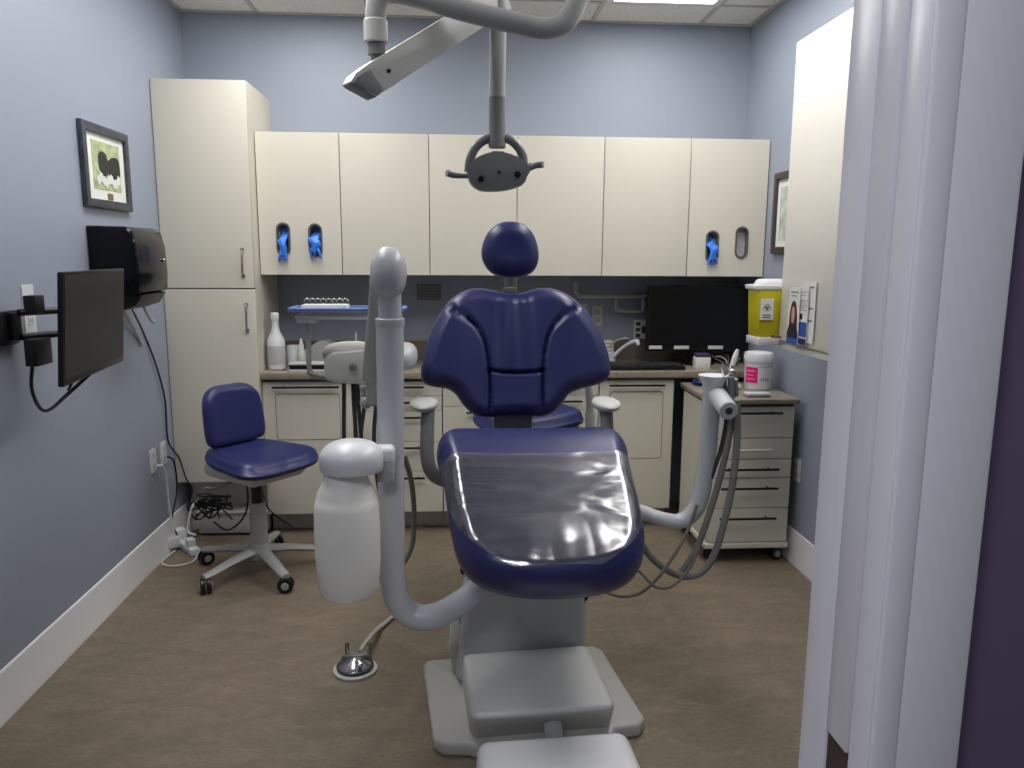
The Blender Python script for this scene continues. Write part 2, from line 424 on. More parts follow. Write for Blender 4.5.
# ------------------------------------------------------------------ cabinets
def bar_handle(x0, x1, z, y, parent, m=DARKM):
    h = MB(); h.box((x0, y-.034, z-.005), (x1, y-.024, z+.005), .002)
    for x in (x0+(x1-x0)*.16, x1-(x1-x0)*.16): h.cyl((x, y-.026, z), (x, y, z), .004, n=10)
    return h.build('handle', m, parent)
def bow_handle(x, z0, z1, y, parent):
    h = MB(); zm = (z0+z1)/2
    h.tube([(x, y, z1), (x, y-.022, z1-.012), (x+.002, y-.030, zm), (x, y-.022, z0+.012), (x, y, z0)], .0055, n=10, flat=1.3)
    h.cyl((x, y, z1), (x, y-.012, z1), .009, n=12).cyl((x, y, z0), (x, y-.012, z0), .009, n=12)
    return h.build('handle', CHROME, parent)
def door_panel(x0, x1, z0, z1, y, parent, holes=(), th=.019, name='door', m=CREAM):
    return MB().prism(rrect(x0, z0, x1, z1, .002, 2), th, [h[::-1] for h in holes], M=TR(0, y+th, 0) @ XZ, bev=.0012 if not holes else 0).build(name, m, parent)

# tall cabinet
YT = 4.05
t = thing('tall_cabinet', 'tall cream cabinet with upper and lower door standing in the left corner', 'cabinet', (-1.26, 4.3, 0))
zt0, zt1, zs = .31, 2.335, 1.325
b = MB().box((XL+.003, YT+.021, zt0), (-1.034, YB-.003, zt1)); b.box((XL+.02, 4.2, 0), (-1.05, 4.24, zt0))
b.build('body', CREAM, t)
MB().box((XL+.005, YT+.0195, zt0), (-1.036, YT+.0215, zt1-.002)).build('front_edge', EDGE, t)
d = door_panel(XL+.004, -1.036, zs+.003, zt1-.002, YT, t); bow_handle(-1.085, 1.39, 1.52, YT, d)
d = door_panel(XL+.004, -1.036, zt0+.002, zs-.003, YT, t); bow_handle(-1.078, 1.115, 1.245, YT, d)

# upper wall cabinets
ub = [-1.031, -.608, -.151, .308, .767, 1.229, 1.654]; YU = 4.17; zu0, zu1 = 1.392, 2.112
desc = ['cream wall cabinet with two blue glove slots beside the tall cabinet', 'plain cream wall cabinet right of the one with blue gloves, above the tray',
        'cream wall cabinet behind the left side of the dental lamp head', 'cream wall cabinet behind the right handle of the dental lamp',
        'plain cream wall cabinet between the lamp and the glove cabinet on the right', 'cream wall cabinet above the black monitor with a glove slot and an empty slot']
def slot(cx, cz, w=.058, h=.155): return rrect(cx-w/2, cz-h/2, cx+w/2, cz+h/2, w/2-.001, 8)
slots = {0: [at(283.5, 239, YU), at(315.5, 240, YU)], 5: [at(712, 246.5, YU), at(741.5, 242.5, YU)]}
for i in range(6):
    x0, x1 = ub[i], ub[i+1]
    t = thing('wall_cabinet', desc[i], 'cabinet', ((x0+x1)/2, 4.38, zu0), group=None)
    hs = [slot(p.x, p.z) for p in slots.get(i, [])]
    # hollow carcass
    b = MB().box((x0+.001, YU+.021, zu0), (x0+.018, YB, zu1)).box((x1-.018, YU+.021, zu0), (x1-.001, YB, zu1))
    b.box((x0, YU+.021, zu1-.018), (x1, YB, zu1)).box((x0, YU+.021, zu0), (x1, YB, zu0+.018)).box((x0+.01, YB-.012, zu0), (x1-.01, YB-.002, zu1))
    b.build('body', CREAM_IN, t)
    MB().prism(rrect(x0+.001, zu0, x1-.001, zu1-.001, .002, 2), .0015, [h[::-1] for h in hs], M=TR(0, YU+.0212, 0) @ XZ).build('front_edge', EDGE, t)
    d = door_panel(x0+.002, x1-.002, zu0+.001, zu1, YU, t, hs)
    for k, p in enumerate(slots.get(i, [])):
        r = MB().prism(slot(p.x, p.z, .072, .17), .006, [slot(p.x, p.z, .054, .151)[::-1]], M=TR(0, YU, 0) @ XZ, bev=.002)
        r.prism(slot(p.x, p.z, .0565, .1535), .022, [slot(p.x, p.z, .052, .149)[::-1]], M=TR(0, YU+.022, 0) @ XZ)
        r.build('slot_rim', mat('glove_rim_grey', (92, 90, 86), .35), d)
# glove boxes behind slots and gloves
def glove(c, drop, w, label, seed):
    rnd = random.Random(seed); g = MB()
    x, z = c.x, c.z
    top = z+.035
    # crumpled glove body: a wavy flattened tube coming out of the slot
    N = 14; M_ = 20; vs = []; fs = []
    for j in range(N):
        t_ = j/(N-1)
        cz = top-(top-(z-drop))*t_
        yy = YU+.03-.055*math.sin(min(t_*1.9, 1)*PI/2)
        ww = w*(.55+.45*math.sin(PI*min(1, t_*1.1+.1)))
        for i in range(M_):
            a = 2*PI*i/M_
            k = 1+.16*sin(3*a+seed+t_*7)+.10*sin(5*a-t_*11+seed)
            vs.append((x+ww*.5*cos(a)*k+.006*sin(t_*9+seed), yy+.012*sin(a)*k, cz+.006*sin(a*2+t_*13+seed)))
    for j in range(N-1):
        for i in range(M_): k = (i+1) % M_; fs.append((j*M_+i, j*M_+k, (j+1)*M_+k, (j+1)*M_+i))
    fs.append(tuple(range(M_))); fs.append(tuple((N-1)*M_+i for i in range(M_)))
    g.add(vs, fs)
    for q in range(3):
        dx = (q-1)*w*.36; y0 = YU-.022
        g.tube([(x+dx*.6, y0, z-drop+.02), (x+dx, y0-.006, z-drop-.0), (x+dx*1.2+rnd.uniform(-.006, .006), y0-.002, z-drop-.022-rnd.random()*.012)], .0075, n=8, rs=[.01, .0085, .006], flat=.7)
    return one('disposable_glove', g, GLOVE, label, 'glove', ang=180)
glove(slots[0][0], .085, .04, 'blue disposable glove hanging from the slot nearest the tall cabinet', 1)
glove(slots[0][1], .06, .058, 'crumpled blue disposable glove in the second slot from the tall cabinet', 2)
glove(slots[5][0], .07, .05, 'blue disposable glove hanging from the slot above the black monitor', 3)
for k, (i, q, lb) in enumerate(((0, 0, 'white glove box inside the cabinet behind the leftmost slot'), (0, 1, 'white glove box inside the cabinet behind the second slot from the left'), (5, 0, 'white glove box inside the cabinet behind the blue glove above the monitor'), (5, 1, 'white glove box showing through the empty slot on the right'))):
    p = slots[i][q]
    w_ = .062
    gb = thing('glove_box', lb, 'box', (p.x, YU+.09, p.z-.12))
    MB().prism(rrect(p.x-w_, p.z-.12, p.x+w_, p.z+.12, .002, 2), .12, M=TR(0, YU+.155, 0) @ XZ).build('carton', PAPER, gb)
    MB().prism(slot(p.x, p.z, .05, .14), .001, M=TR(0, YU+.0345, 0) @ XZ).build('opening', mat('glove_opening', (58, 84, 130), .6) if (i, q) != (5, 1) else mat('box_opening_pale', (186, 184, 186), .6), gb)

# base cabinets
YBs = 4.09; ZC = .889; kz = .115
def base_body(t, x0, x1):
    MB().box((x0+.001, YBs+.021, kz), (x1-.001, YB, ZC-.042)).build('body', CREAM, t)
    MB().box((x0+.001, YBs+.0195, kz), (x1-.001, YBs+.0208, ZC-.045)).build('front_edge', EDGE, t)
    MB().box((x0, 4.19, 0), (x1, 4.20, kz)).build('kickboard', KICK, t)
def door_cab(x0, x1, label, flap=True):
    t = thing('base_cabinet', label, 'cabinet', ((x0+x1)/2, 4.3, 0))
    base_body(t, x0, x1)
    d = door_panel(x0+.002, x1-.002, kz, ZC-.05, YBs, t)
    w = x1-x0; bar_handle(x0+.12*w, x1-.14*w, .812, YBs, d)
    a, c_ = x0+.14*w, x1-.14*w
    if flap == 1:
        MB().prism(rrect(a, .525, c_, .775, .02), .0015, [rrect(a+.003, .528, c_-.003, .772, .018)[::-1]], M=TR(0, YBs, 0) @ XZ).build('panel_outline', mat('outline_grey', (120, 110, 98), .5), d)
    else:
        MB().prism(rrect(a, .40, c_, .775, .02), .0015, [rrect(a+.003, .403, c_-.003, .772, .018)[::-1]], M=TR(0, YBs, 0) @ XZ).build('panel_outline', mat('outline_grey', (120, 110, 98), .5), d)
    return t
def drawer_cab(x0, x1, zs_, label):
    t = thing('base_cabinet', label, 'cabinet', ((x0+x1)/2, 4.3, 0))
    base_body(t, x0, x1); zz = [ZC-.05]+zs_+[kz]
    for i in range(len(zz)-1):
        d = door_panel(x0+.002, x1-.002, zz[i+1]+.0015, zz[i]-.0015, YBs, t, name='drawer')
        w = x1-x0; bar_handle(x0+.3*w, x1-.22*w, zz[i]-.03, YBs, d)
door_cab(-1.031, -.565, 'cream base cabinet with one door behind the blue stool', 1)
drawer_cab(-.525, -.092, [.757, .675, .51, .343], 'cream drawer cabinet behind the delivery unit post, below the counter')
drawer_cab(-.090, .33, [.70, .52, .33], 'cream drawer cabinet behind the left armrest of the dental chair')
drawer_cab(.332, .752, [.757, .675, .60, .343], 'cream drawer cabinet mostly behind the dental chair backrest')
door_cab(.754, 1.165, 'cream base cabinet with one door right of the dental chair', 2)
t = thing('filler_panel', 'narrow cream filler strip beside the single-door cabinet behind the stool', 'panel', (-.545, 4.12, 0))
MB().box((-.558, YBs+.012, kz), (-.530, YB, ZC-.042)).build('strip', CREAM, t)
MB().box((-.563, 4.19, 0), (-.527, 4.20, kz)).build('kickboard', KICK, t)
# worktop with backsplash
t = thing('worktop', 'long beige laminate counter top with low backsplash along the back wall', 'worktop', (.3, 4.3, .85))
MB().box((-1.031, 4.062, ZC-.036), (XR-.001, YB-.001, ZC), .004).build('counter', WORK, t)
MB().box((-1.028, 4.078, ZC-.044), (XR-.004, 4.2, ZC-.036)).build('shadow_strip', BROWN, t)  # dark brown strip standing in for the shadow under the counter edge
b = MB().box((-1.030, YB-.021, ZC), (XR-.001, YB-.002, ZC+.115)).build('backsplash', SPLASH, t)
MB().box((-1.030, YB-.023, ZC+.115), (XR-.001, YB-.002, ZC+.121)).build('backsplash_cap', WORK, t)
# dark cavity behind the cart under the worktop: nothing built there

# pedestal cart on the right
t = thing('drawer_cart', 'cream five drawer cart on castors standing against the right wall', 'cart', (1.41, 3.88, 0))
cx0, cx1, cy0, cy1 = 1.205, 1.618, 3.57, 4.05
MB().box((cx0+.004, cy0+.021, .10), (cx1-.004, cy1, .785)).build('body', CREAM, t)
MB().box((cx0+.008, cy0+.019, .10), (cx1-.008, cy0+.0215, .785)).build('front_edge', EDGE, t)
MB().box((cx0-.015, cy0-.018, .804), (cx1+.012, cy1+.01, .828), .004).build('top', WORK, t)
MB().box((cx0+.01, cy0+.004, .785), (cx1-.01, cy1, .804)).build('shadow_strip', BROWN, t)  # shadow line below the cart top, put in as a dark brown slab
MB().box((cx0-.004, cy0-.004, .075), (cx1+.004, cy1, .105), .006).build('plinth', CREAM, t)
cz = [.790, .635, .530, .434, .283, .108]
for i in range(5):
    d = door_panel(cx0+.006, cx1-.006, cz[i+1]+.002, cz[i]-.002, cy0, t, name='drawer')
    if i == 1:
        h = MB(); z = .578; h.tube([(1.34, cy0, z), (1.345, cy0-.024, z), (1.42, cy0-.028, z+.002), (1.50, cy0-.024, z), (1.505, cy0, z)], .007, n=10)
        tag(h.build('handle', OFFW, d), 'cream bow handle')
    else: bar_handle(1.26, cx1-.075, (.762, 0, .484, .389, .237)[i], cy0, d)
cm = MB()
def caster_obj(x, y, parent, ang=0, r=.032, z0=0, m=BLACK):
    M = TR(x, y, r+z0) @ Matrix.Rotation(ang, 4, 'Z')
    c = MB(); 
    for s_ in (-1, 1):
        c.lathe([(r*.82, 0), (r, .004), (r, .016), (r*.82, .020)], M=M @ Matrix.Rotation(PI/2, 4, 'X') @ TR(0, 0, s_*.014-.010))
    w = c.build('caster', m, parent)
    h = MB().lathe([(r*.5, 0), (r*.45, .004)], M=M @ Matrix.Rotation(PI/2, 4, 'X') @ TR(0, 0, .0245)); h.lathe([(r*.5, 0), (r*.45, .004)], M=M @ Matrix.Rotation(-PI/2, 4, 'X') @ TR(0, 0, .0245))
    h.box((-.012, -.0035, 0), (.012, .0035, r+.012), M=M)
    h.build('hub_cap', GREYP, w)
for x, y in ((cx0+.04, cy0+.05), (cx1-.04, cy0+.05), (cx0+.04, cy1-.05), (cx1-.04, cy1-.05)): caster_obj(x, y, t, .3)

# cabinet on the right wall (seen side on)
t = thing('wall_cabinet', 'tall white wall cabinet on the right wall holding brochures beside the door frame', 'cabinet', (1.5, 2.95, 1.13))
wy1 = 3.215; wy0 = 2.42
MB().box((1.378, wy0, 1.135), (XR-.001, wy1, 2.35)).build('body', CREAM, t)
MB().box((1.36, wy0, 1.150), (1.378, wy1-.001, 2.349), .001).build('door', mat('pale_cream_laminate', (222, 218, 208), .4), t)
MB().box((1.374, wy0+.02, 1.115), (1.40, wy1-.002, 1.136), .002).build('light_rail', mat('pale_cream_laminate', (0, 0, 0)), t)
h = MB().tube([(1.36, 3.19, 1.165), (1.335, 3.195, 1.163), (1.325, 3.20, 1.168)], .004, n=8); h.ball((1.325, 3.20, 1.168), .008, n=10)
h.build('hook', mat('copper_hook', (110, 66, 54), .35, metal=.4), t)
# ------------------------------------------------------------------ left wall items
def frame_picture(name, label, y0, y1, z0, z1, xw, s, fm, art):
    t = thing(name, label, 'picture', (xw, (y0+y1)/2, z0))
    T = Matrix(((0, 0, s, xw), (1, 0, 0, 0), (0, 1, 0, 0), (0, 0, 0, 1)))
    bw = .035
    MB().prism([(y0, z0), (y1, z0), (y1, z1), (y0, z1)], .022, [[(y0+bw, z0+bw), (y0+bw, z1-bw), (y1-bw, z1-bw), (y1-bw, z0+bw)]], M=T, bev=.004).build('frame', fm, t)
    MB().prism([(y0+.01, z0+.01), (y1-.01, z0+.01), (y1-.01, z1-.01), (y0+.01, z1-.01)], .008, M=T).build('mount', mat('mount_card', (226, 226, 220), .6), t)
    art(t, T)
    return t
def art1(t, T):
    y0, y1, z0, z1 = 3.345, 3.628, 1.775, 1.955
    y0, y1, z0, z1 = 3.36, 3.62, 1.76, 1.955
    a = MB().prism([(y0, z0), (y1, z0), (y1, z1), (y0, z1)], .0015, M=T @ TR(0, 0, .008)).build('artwork', mat('pale_green_print', (186, 198, 152), .6, var=.2, vscale=30), t)
    w, h = y1-y0, z1-z0
    def P(l): return [(y0+u*w, z0+v*h) for u, v in l]
    body = spline2([(.22, .42), (.2, .68), (.32, .80), (.48, .76), (.55, .64), (.7, .72), (.92, .72), (.98, .52), (.95, .34), (.75, .26), (.5, .3), (.33, .3)])
    MB().prism(P(body), .001, M=T @ TR(0, 0, .0096)).build('dark_shape', mat('charcoal_print', (44, 44, 42), .6), a)
    fl = MB()
    rnd = random.Random(5)
    for i in range(9):
        cx, cy, r = .16+i*.09, .2+.06*sin(i*1.7), .10
        fl.prism(P([(cx+r*cos(q*PI/5)*(1 if q % 2 else .75)*.75, cy+r*sin(q*PI/5)*(1 if q % 2 else .75)*1.2) for q in range(10)]), .001, M=T @ TR(0, 0, .0108+.0002*i))
    fl.build('white_blossoms', mat('white_print', (216, 218, 212), .6), a)
    MB().prism([(3.48, 1.722), (3.53, 1.722), (3.53, 1.748), (3.48, 1.748)], .002, M=T @ TR(0, 0, .008)).build('plaque', BRASS, t)
frame_picture('framed_picture', 'slate framed picture of a dark animal above white blossoms on left wall', 3.265, 3.70, 1.683, 2.018, XL, 1, FRAMEM, art1)
def art2(t, T):
    a = MB().prism([(3.68, 1.58), (3.98, 1.58), (3.98, 1.85), (3.68, 1.85)], .0015, M=T @ TR(0, 0, .008)).build('artwork', mat('pale_print_bluegreen', (150, 162, 158), .6, var=.3, vscale=14, rgb2=(206, 208, 200)), t)
frame_picture('framed_picture', 'dark framed pale picture half hidden behind the white cabinet on right wall', 3.62, 4.05, 1.515, 1.925, XR, -1, FRAMED, art2)

# paper towel dispenser
t = thing('paper_towel_dispenser', 'glossy black paper towel dispenser on the left wall beside the tall cabinet', 'dispenser', (XL, 3.45, 1.28))
dy0, dy1 = 3.27, 3.60
pr = [(0, 0.0), (.165, 0.0), (.19, .02), (.195, .10), (.19, .22), (.175, .285), (.145, .302), (0, .305)]
outl = [(XL+a, 1.325+b_*.93) for a, b_ in pr]
TT = Matrix(((1, 0, 0, 0), (0, 0, 1, dy0), (0, 1, 0, 0), (0, 0, 0, 1)))
MB().prism(outl, dy1-dy0, M=TT, bev=.014).build('cover', GLOSSB, t, ang=50)
MB().prism([(XL, 1.265), (XL+.10, 1.265), (XL+.16, 1.285), (XL+.19, 1.33), (XL, 1.33)], dy1-dy0-.06, M=TR(0, .03, 0) @ TT, bev=.006).build('chute', BLACK, t)
MB().ball((XL+.195, 3.55, 1.47), .007, n=12).build('lock', CHROME, t)

# wall plates
def plate(name, x, y, z, s, label, kind, w=.07, h=.115):
    t = thing(name, label, 'wall plate', (x, y, z-h/2))
    T = Matrix(((0, 0, s, x), (1, 0, 0, 0), (0, 1, 0, 0), (0, 0, 0, 1)))
    MB().prism(rrect(y-w/2, z-h/2, y+w/2, z+h/2, .005, 3), .006, M=T, bev=.002).build('plate', WHITE, t)
    if kind == 'outlet':
        for dz in (-.024, .024):
            o = MB().prism(rrect(y-.016, z+dz-.015, y+.016, z+dz+.015, .006, 3), .0075, M=T).build('socket', OFFW, t)
            sl = MB()
            for dy in (-.006, .006): sl.prism([(y+dy-.001, z+dz-.003), (y+dy+.001, z+dz-.003), (y+dy+.001, z+dz+.006), (y+dy-.001, z+dz+.006)], .0008, M=T @ TR(0, 0, .0074))
            sl.build('slots', INK, o)
    else:
        MB().box((x+s*.006, y-.008, z-.016), (x+s*.011, y+.008, z+.016), .002).build('rocker', OFFW, t)
plate('wall_outlet', XL, 3.765, .505, 1, 'white wall outlet on left wall, the nearer of two, with a white plug', 'outlet')
plate('wall_outlet', XL, 3.90, .51, 1, 'white wall outlet on left wall next to the tall cabinet with a black plug', 'outlet')
plate('wall_outlet', XL, 2.80, 1.29, 1, 'white wall outlet behind the monitor arm on the left wall', 'outlet', h=.2)
plate('wall_outlet', XR, 3.59, .467, -1, 'white wall outlet on right wall beside the drawer cart', 'outlet')

# wall monitor on arm
t = thing('wall_monitor', 'dark flat monitor turned side on upon a swing arm from the left wall', 'monitor', (XL, 2.66, 1.2))
pn = at(62.5, 270, 2.17); pf = at(124, 270, 2.72)
ax = Vector((pf.x-pn.x, pf.y-pn.y, 0)); Lm = ax.length; ax.normalize(); nr = Vector((ax.y, -ax.x, 0))  # faces +x
zt = (pn.z+pf.z)/2
TL = .075
M = Matrix(((ax.x, nr.x*TL, nr.x, pn.x-nr.x*TL*zt), (ax.y, nr.y*TL, nr.y, pn.y-nr.y*TL*zt), (0, 1, 0, 0), (0, 0, 0, 1)))
hM = .312
MB().prism(rrect(0, zt-hM, Lm, zt, .006, 3), .014, M=M @ TR(0, 0, -.014), bev=.003).build('casing', BLACK, t)
MB().prism(rrect(.010, zt-hM+.018, Lm-.008, zt-.009, .002, 2), .0012, M=M).build('screen', SCREENM, t)
MB().prism(rrect(.12, zt-.22, Lm-.12, zt-.06, .01, 3), .02, M=M @ TR(0, 0, -.040), bev=.004).build('rear_housing', BLACK, t)
mid = pn+ax*(Lm*.42)-nr*.045; mid.z = 1.275
MB().box((XL, 2.60, 1.20), (XL+.02, 2.70, 1.31), .003).box((XL+.02, 2.635, 1.215), (XL+.05, 2.665, 1.305), .003).build('wall_bracket', BLACK, t)
a0 = Vector((XL+.05, 2.65, 1.28)); a1 = Vector((XL+.20, 2.86, 1.28))
a1 = Vector((XL+.17, 2.86, 1.28))
arm = MB()
for z in (1.305, 1.225):
    arm.tube([a0+Vector((0, 0, z-1.28)), a1+Vector((0, 0, z-1.28))], .012, n=10, smooth=False)
    arm.tube([a1+Vector((0, 0, z-1.28)), Vector((mid.x, mid.y, z))], .011, n=10, smooth=False)
arm.cyl((a1.x, a1.y, 1.19), (a1.x, a1.y, 1.34), .02).box((mid.x-.02, mid.y-.03, 1.19), (mid.x+.025, mid.y+.03, 1.34), .004)
arm.build('swing_arm', BLACK, t)
MB().box((XL+.07, 2.62, 1.13), (XL+.11, 2.72, 1.22), .004).build('cable_clamp', BLACK, t)
MB().box((XL+.06, 2.66, 1.30), (XL+.10, 2.72, 1.36), .004).build('cable_clamp', BLACK, t)
one('cable', MB().tube([Vector((XL+.08, 2.66, 1.19)), atx(33, 360, XL+.06), atx(32, 390, XL+.05), atx(45, 411, XL+.10), at(70, 392, 2.45), at(98, 366, 2.50)], .006, n=8), CABLE,
    'thick black cable looping under the wall monitor on the left', 'cable')
one('cable', MB().tube([at(66, 374, 2.25), at(72, 383, 2.27), at(68, 390, 2.27), at(74, 379, 2.29), at(80, 376, 2.3)], .003, n=6), CABLE,
    'short thin black lead tangled at the lower corner of the wall monitor', 'cable')
# cables down the wall
w0 = XL+.012
one('cable', MB().tube([Vector((XL+.06, 3.5, 1.27)), atx(143, 332, w0), atx(156, 365, w0), atx(165, 400, w0), atx(168, 440, w0), atx(179, 458, w0+.02), at(186, 478, 4.0), at(192, 490, 4.0), at(188, 508, 4.0), at(196, 520, 4.02)], .0045, n=8), CABLE,
    'black power cord running from the towel dispenser down the left corner', 'cable')
one('cable', MB().tube([Vector((XL+.02, 3.9, .49)), atx(174, 462, w0+.03), atx(177, 490, w0+.02), atx(172, 520, w0+.02), atx(177, 535, w0+.03)], .0045, n=8), CABLE,
    'black cord hanging from the right outlet on the left wall', 'cable')
one('cable', MB().tube([Vector((XL+.02, 3.77, .48)), atx(165, 470, w0+.02), atx(169, 505, w0+.015), atx(174, 533, w0+.03)], .006, n=8), WHITE,
    'white cord hanging from the left outlet to the power strip', 'cable')
one('cable', MB().tube([Vector((XL+.05, 3.44, 1.27)), atx(138, 335, w0), atx(143, 345, w0)], .008, n=8), WHITE,
    'short white cable stub hanging under the black towel dispenser', 'cable')
one('cable', MB().tube([Vector((XL+.08, 3.58, 1.275)), at(150, 318, 3.60), at(154, 322, 3.62)], .008, n=8), WHITE,
    'short white plug end sticking out below the towel dispenser on its right', 'cable')
tm = MB(); rnd = random.Random(9)
for k in range(6):
    pts = []
    for q in range(8):
        a = q*1.3+k
        pts.append(at(207+rnd.uniform(-20, 26), 508+rnd.uniform(-13, 12), 4.0+rnd.uniform(-.04, .04)))
    one('cable', MB().tube(pts, .0042, n=6, sub=5), CABLE, 'tangled black cable hanging in a heap under the tall cabinet', 'cable', 'tangled cables below the tall cabinet')
one('cable', MB().tube([at(246, 478, 3.98), at(248, 500, 4.0), at(243, 518, 4.0), at(228, 530, 4.0), at(214, 522, 4.02)], .005, n=8), CABLE, 'black cable loop drooping behind the blue stool column', 'cable')
one('cable', MB().tube([at(262, 490, 4.0), at(268, 508, 4.05), at(282, 520, 4.1), at(292, 526, 4.12)], .004, n=8), CABLE, 'thin black cable running along the kickboard behind the stool', 'cable')
# power strip + plugs
t = thing('power_strip', 'white power strip with adapters on the floor at the left baseboard', 'power strip', (-1.42, 3.88, 0))
ps = TR(-1.40, 3.90, 0) @ Matrix.Rotation(-.9, 4, 'Z')
MB().box((-.14, -.025, 0), (.12, .025, .035), .006, M=ps).build('body', WHITE, t)
MB().box((-.13, -.03, .035), (-.07, .03, .085), .008, M=ps).build('adapter', WHITE, t)
MB().box((-.035, -.03, .02), (.02, .03, .075), .006, M=ps @ TR(-.02, -.06, 0)).build('adapter', WHITE, t)
MB().box((.03, -.02, .035), (.08, .02, .075), .006, M=ps).build('adapter', WHITE, t)
one('cable', MB().tube([at(196, 535, 3.98), at(188, 530, 3.98), at(192, 508, 4.0), at(198, 500, 4.02)], .007, n=8), WHITE, 'short white cord rising from the power strip adapters', 'cable')
one('cable', MB().tube([atz(176, 550, .006), atz(162, 562, .006), atz(172, 566, .006), atz(192, 562, .006), atz(200, 550, .006)], .0045, n=8), WHITE, 'white cord curled on the floor in front of the power strip', 'cable')
# shelf edge under tall cabinet
t = thing('storage_bin', 'grey white plastic bin on the floor under the tall cabinet', 'bin', (-1.2, 4.1, 0))
MB().box((-1.40, 4.09, .012), (-1.04, 4.19, .125), .006).box((-1.41, 4.083, .12), (-1.035, 4.192, .135), .004).build('body', mat('cloudy_plastic', (196, 194, 192), .4), t)

# ------------------------------------------------------------------ back wall details
def bplate(x, z, label, w=.07, h=.115, n=1):
    t = thing('wall_outlet', label, 'wall plate', (x, YB, z-h/2))
    MB().prism(rrect(x-w/2, z-h/2, x+w/2, z+h/2, .004, 3), .006, M=TR(0, YB, 0) @ XZ, bev=.002).build('plate', OFFW, t)
    for dz in ((-.024, .024) if n else ()):
        MB().prism(rrect(x-.016, z+dz-.015, x+.016, z+dz+.015, .006, 3), .008, M=TR(0, YB, 0) @ XZ).build('socket', GREYP, t)
p = at(597, 316, YB); bplate(p.x, p.z, 'pale outlet plate on back wall just right of the dental chair backrest', .06, .115)
p = at(584, 308, YB); bplate(p.x, p.z, 'small outlet plate on back wall half hidden by the chair backrest', .045, .05, 0)
t = thing('wall_rail', 'long grey holder rail on the back wall left of the black monitor', 'rail', tuple(at(610, 296, YB)))
MB().tube([at(576, 284, YB-.03), at(576, 293, YB-.03), at(579, 296, YB-.03), at(584, 296.5, YB-.03), at(648, 296.5, YB-.03)], .012, n=10, sub=4).build('rail', OFFW, t)
MB().cyl(at(576, 284.5, YB-.03), at(576, 284.5, YB-.03)+Vector((0, .03, 0)), .014).build('wall_fixing', OFFW, t)
t = thing('wall_rail', 'short U shaped grey rail on the back wall beneath the long rail', 'rail', tuple(at(630, 308, YB)))
MB().tube([at(616, 300.5, YB), at(616, 300.5, YB-.04), at(616, 308, YB-.042), at(619, 311, YB-.042), at(640, 311, YB-.042), at(643, 308, YB-.042), at(643.5, 300.5, YB-.04), at(643.5, 300.5, YB)], .010, n=10, sub=5).build('rail', OFFW, t)
t = thing('outlet_strip', 'grey power outlet block on the back wall left of the black monitor', 'outlet', tuple(at(640, 340, YB)))
p = at(640, 329, YB); MB().box((p.x-.045, YB-.035, p.z-.055), (p.x+.045, YB, p.z+.055), .004).build('housing', OFFW, t)
for q in (-1, 0, 1): MB().box((p.x-.034, YB-.040, p.z+q*.034-.010), (p.x-.008, YB-.034, p.z+q*.034+.010), .002).build('socket', BROWN, t)
MB().box((p.x+.0, YB-.08, p.z-.02), (p.x+.035, YB-.034, p.z+.02), .006).build('plug', BLACK, t)
# faint notice
t = thing('wall_notice', 'small faint printed notice on the dark back wall left of the chair backrest', 'notice', tuple(at(428, 292, YB)))
p0 = at(417, 300, YB); p1 = at(441, 284, YB)
MB().box((p0.x, YB-.003, p0.z), (p1.x, YB, p1.z)).build('sheet', mat('clear_grey_film', (96, 98, 104), .3), t)
ln = MB()
for k in range(5): ln.box((p0.x+.012, YB-.0036, p1.z-.02-k*.016), (p1.x-.012-.02*(k % 2), YB-.0028, p1.z-.014-k*.016))
ln.build('text_lines', mat('pale_lines', (122, 116, 108), .5), t)
# small label on tall cabinet side

# ------------------------------------------------------------------ things on the left counter
Z0 = ZC
def on(u, v, z=ZC): return atz(u, v, z)
p = Vector((-.975, 4.20, Z0))
t = thing('spray_bottle', 'tall white bottle with long neck on the left end of the counter', 'bottle', tuple(p))
MB().lathe([(.04, 0), (.046, .006), (.047, .145), (.042, .165), (.024, .20), (.018, .235), (.0165, .265)], c=p).build('bottle', WHITE, t)
MB().lathe([(.019, .262), (.021, .268), (.021, .298), (.017, .304)], c=p).build('cap', WHITE, t)
MB().lathe([(.0475, .03), (.0478, .032), (.0478, .128), (.0475, .13)], c=p).build('label_band', mat('pale_label', (176, 176, 178), .5), t)
one('white_jar', MB().lathe([(.03, 0), (.038, .006), (.040, .09), (.036, .115), (.030, .118)], c=(-.905, 4.30, Z0)), WHITE, 'plain white cup standing behind the tall white bottle', 'cup')
t = thing('small_bottle', 'slim clear bottle with pointed cap beside the white cup on counter', 'bottle', (-.855, 4.26, Z0))
MB().lathe([(.018, 0), (.021, .004), (.021, .085), (.012, .10)], c=(-.855, 4.26, Z0)).build('bottle', OFFW, t)
MB().lathe([(.014, .098), (.014, .12), (.006, .15), (.003, .16)], c=(-.855, 4.26, Z0)).build('cap', WHITE, t)
t = thing('mask_dispenser', 'grey domed dispenser on the counter behind the tray stand', 'dispenser', (-.74, 4.36, Z0))
MB().prism(spline2([(-.83, Z0+.001), (-.835, Z0+.07), (-.80, Z0+.12), (-.75, Z0+.14), (-.70, Z0+.12), (-.665, Z0+.06), (-.66, Z0+.001)]), .14, M=TR(0, 4.44, 0) @ XZ, bev=.012).build('hood', GREYP, t)
t = thing('instrument_box', 'low black box with white lid edges lying on the left counter', 'box', (-.77, 4.18, Z0))
MB().box((-.90, 4.12, Z0), (-.60, 4.22, Z0+.008), .003).build('base', WHITE, t)
MB().box((-.895, 4.125, Z0+.008), (-.605, 4.215, Z0+.032), .003).build('body', BLACK, t)
MB().box((-.90, 4.12, Z0+.032), (-.60, 4.22, Z0+.042), .003).build('lid', OFFW, t)
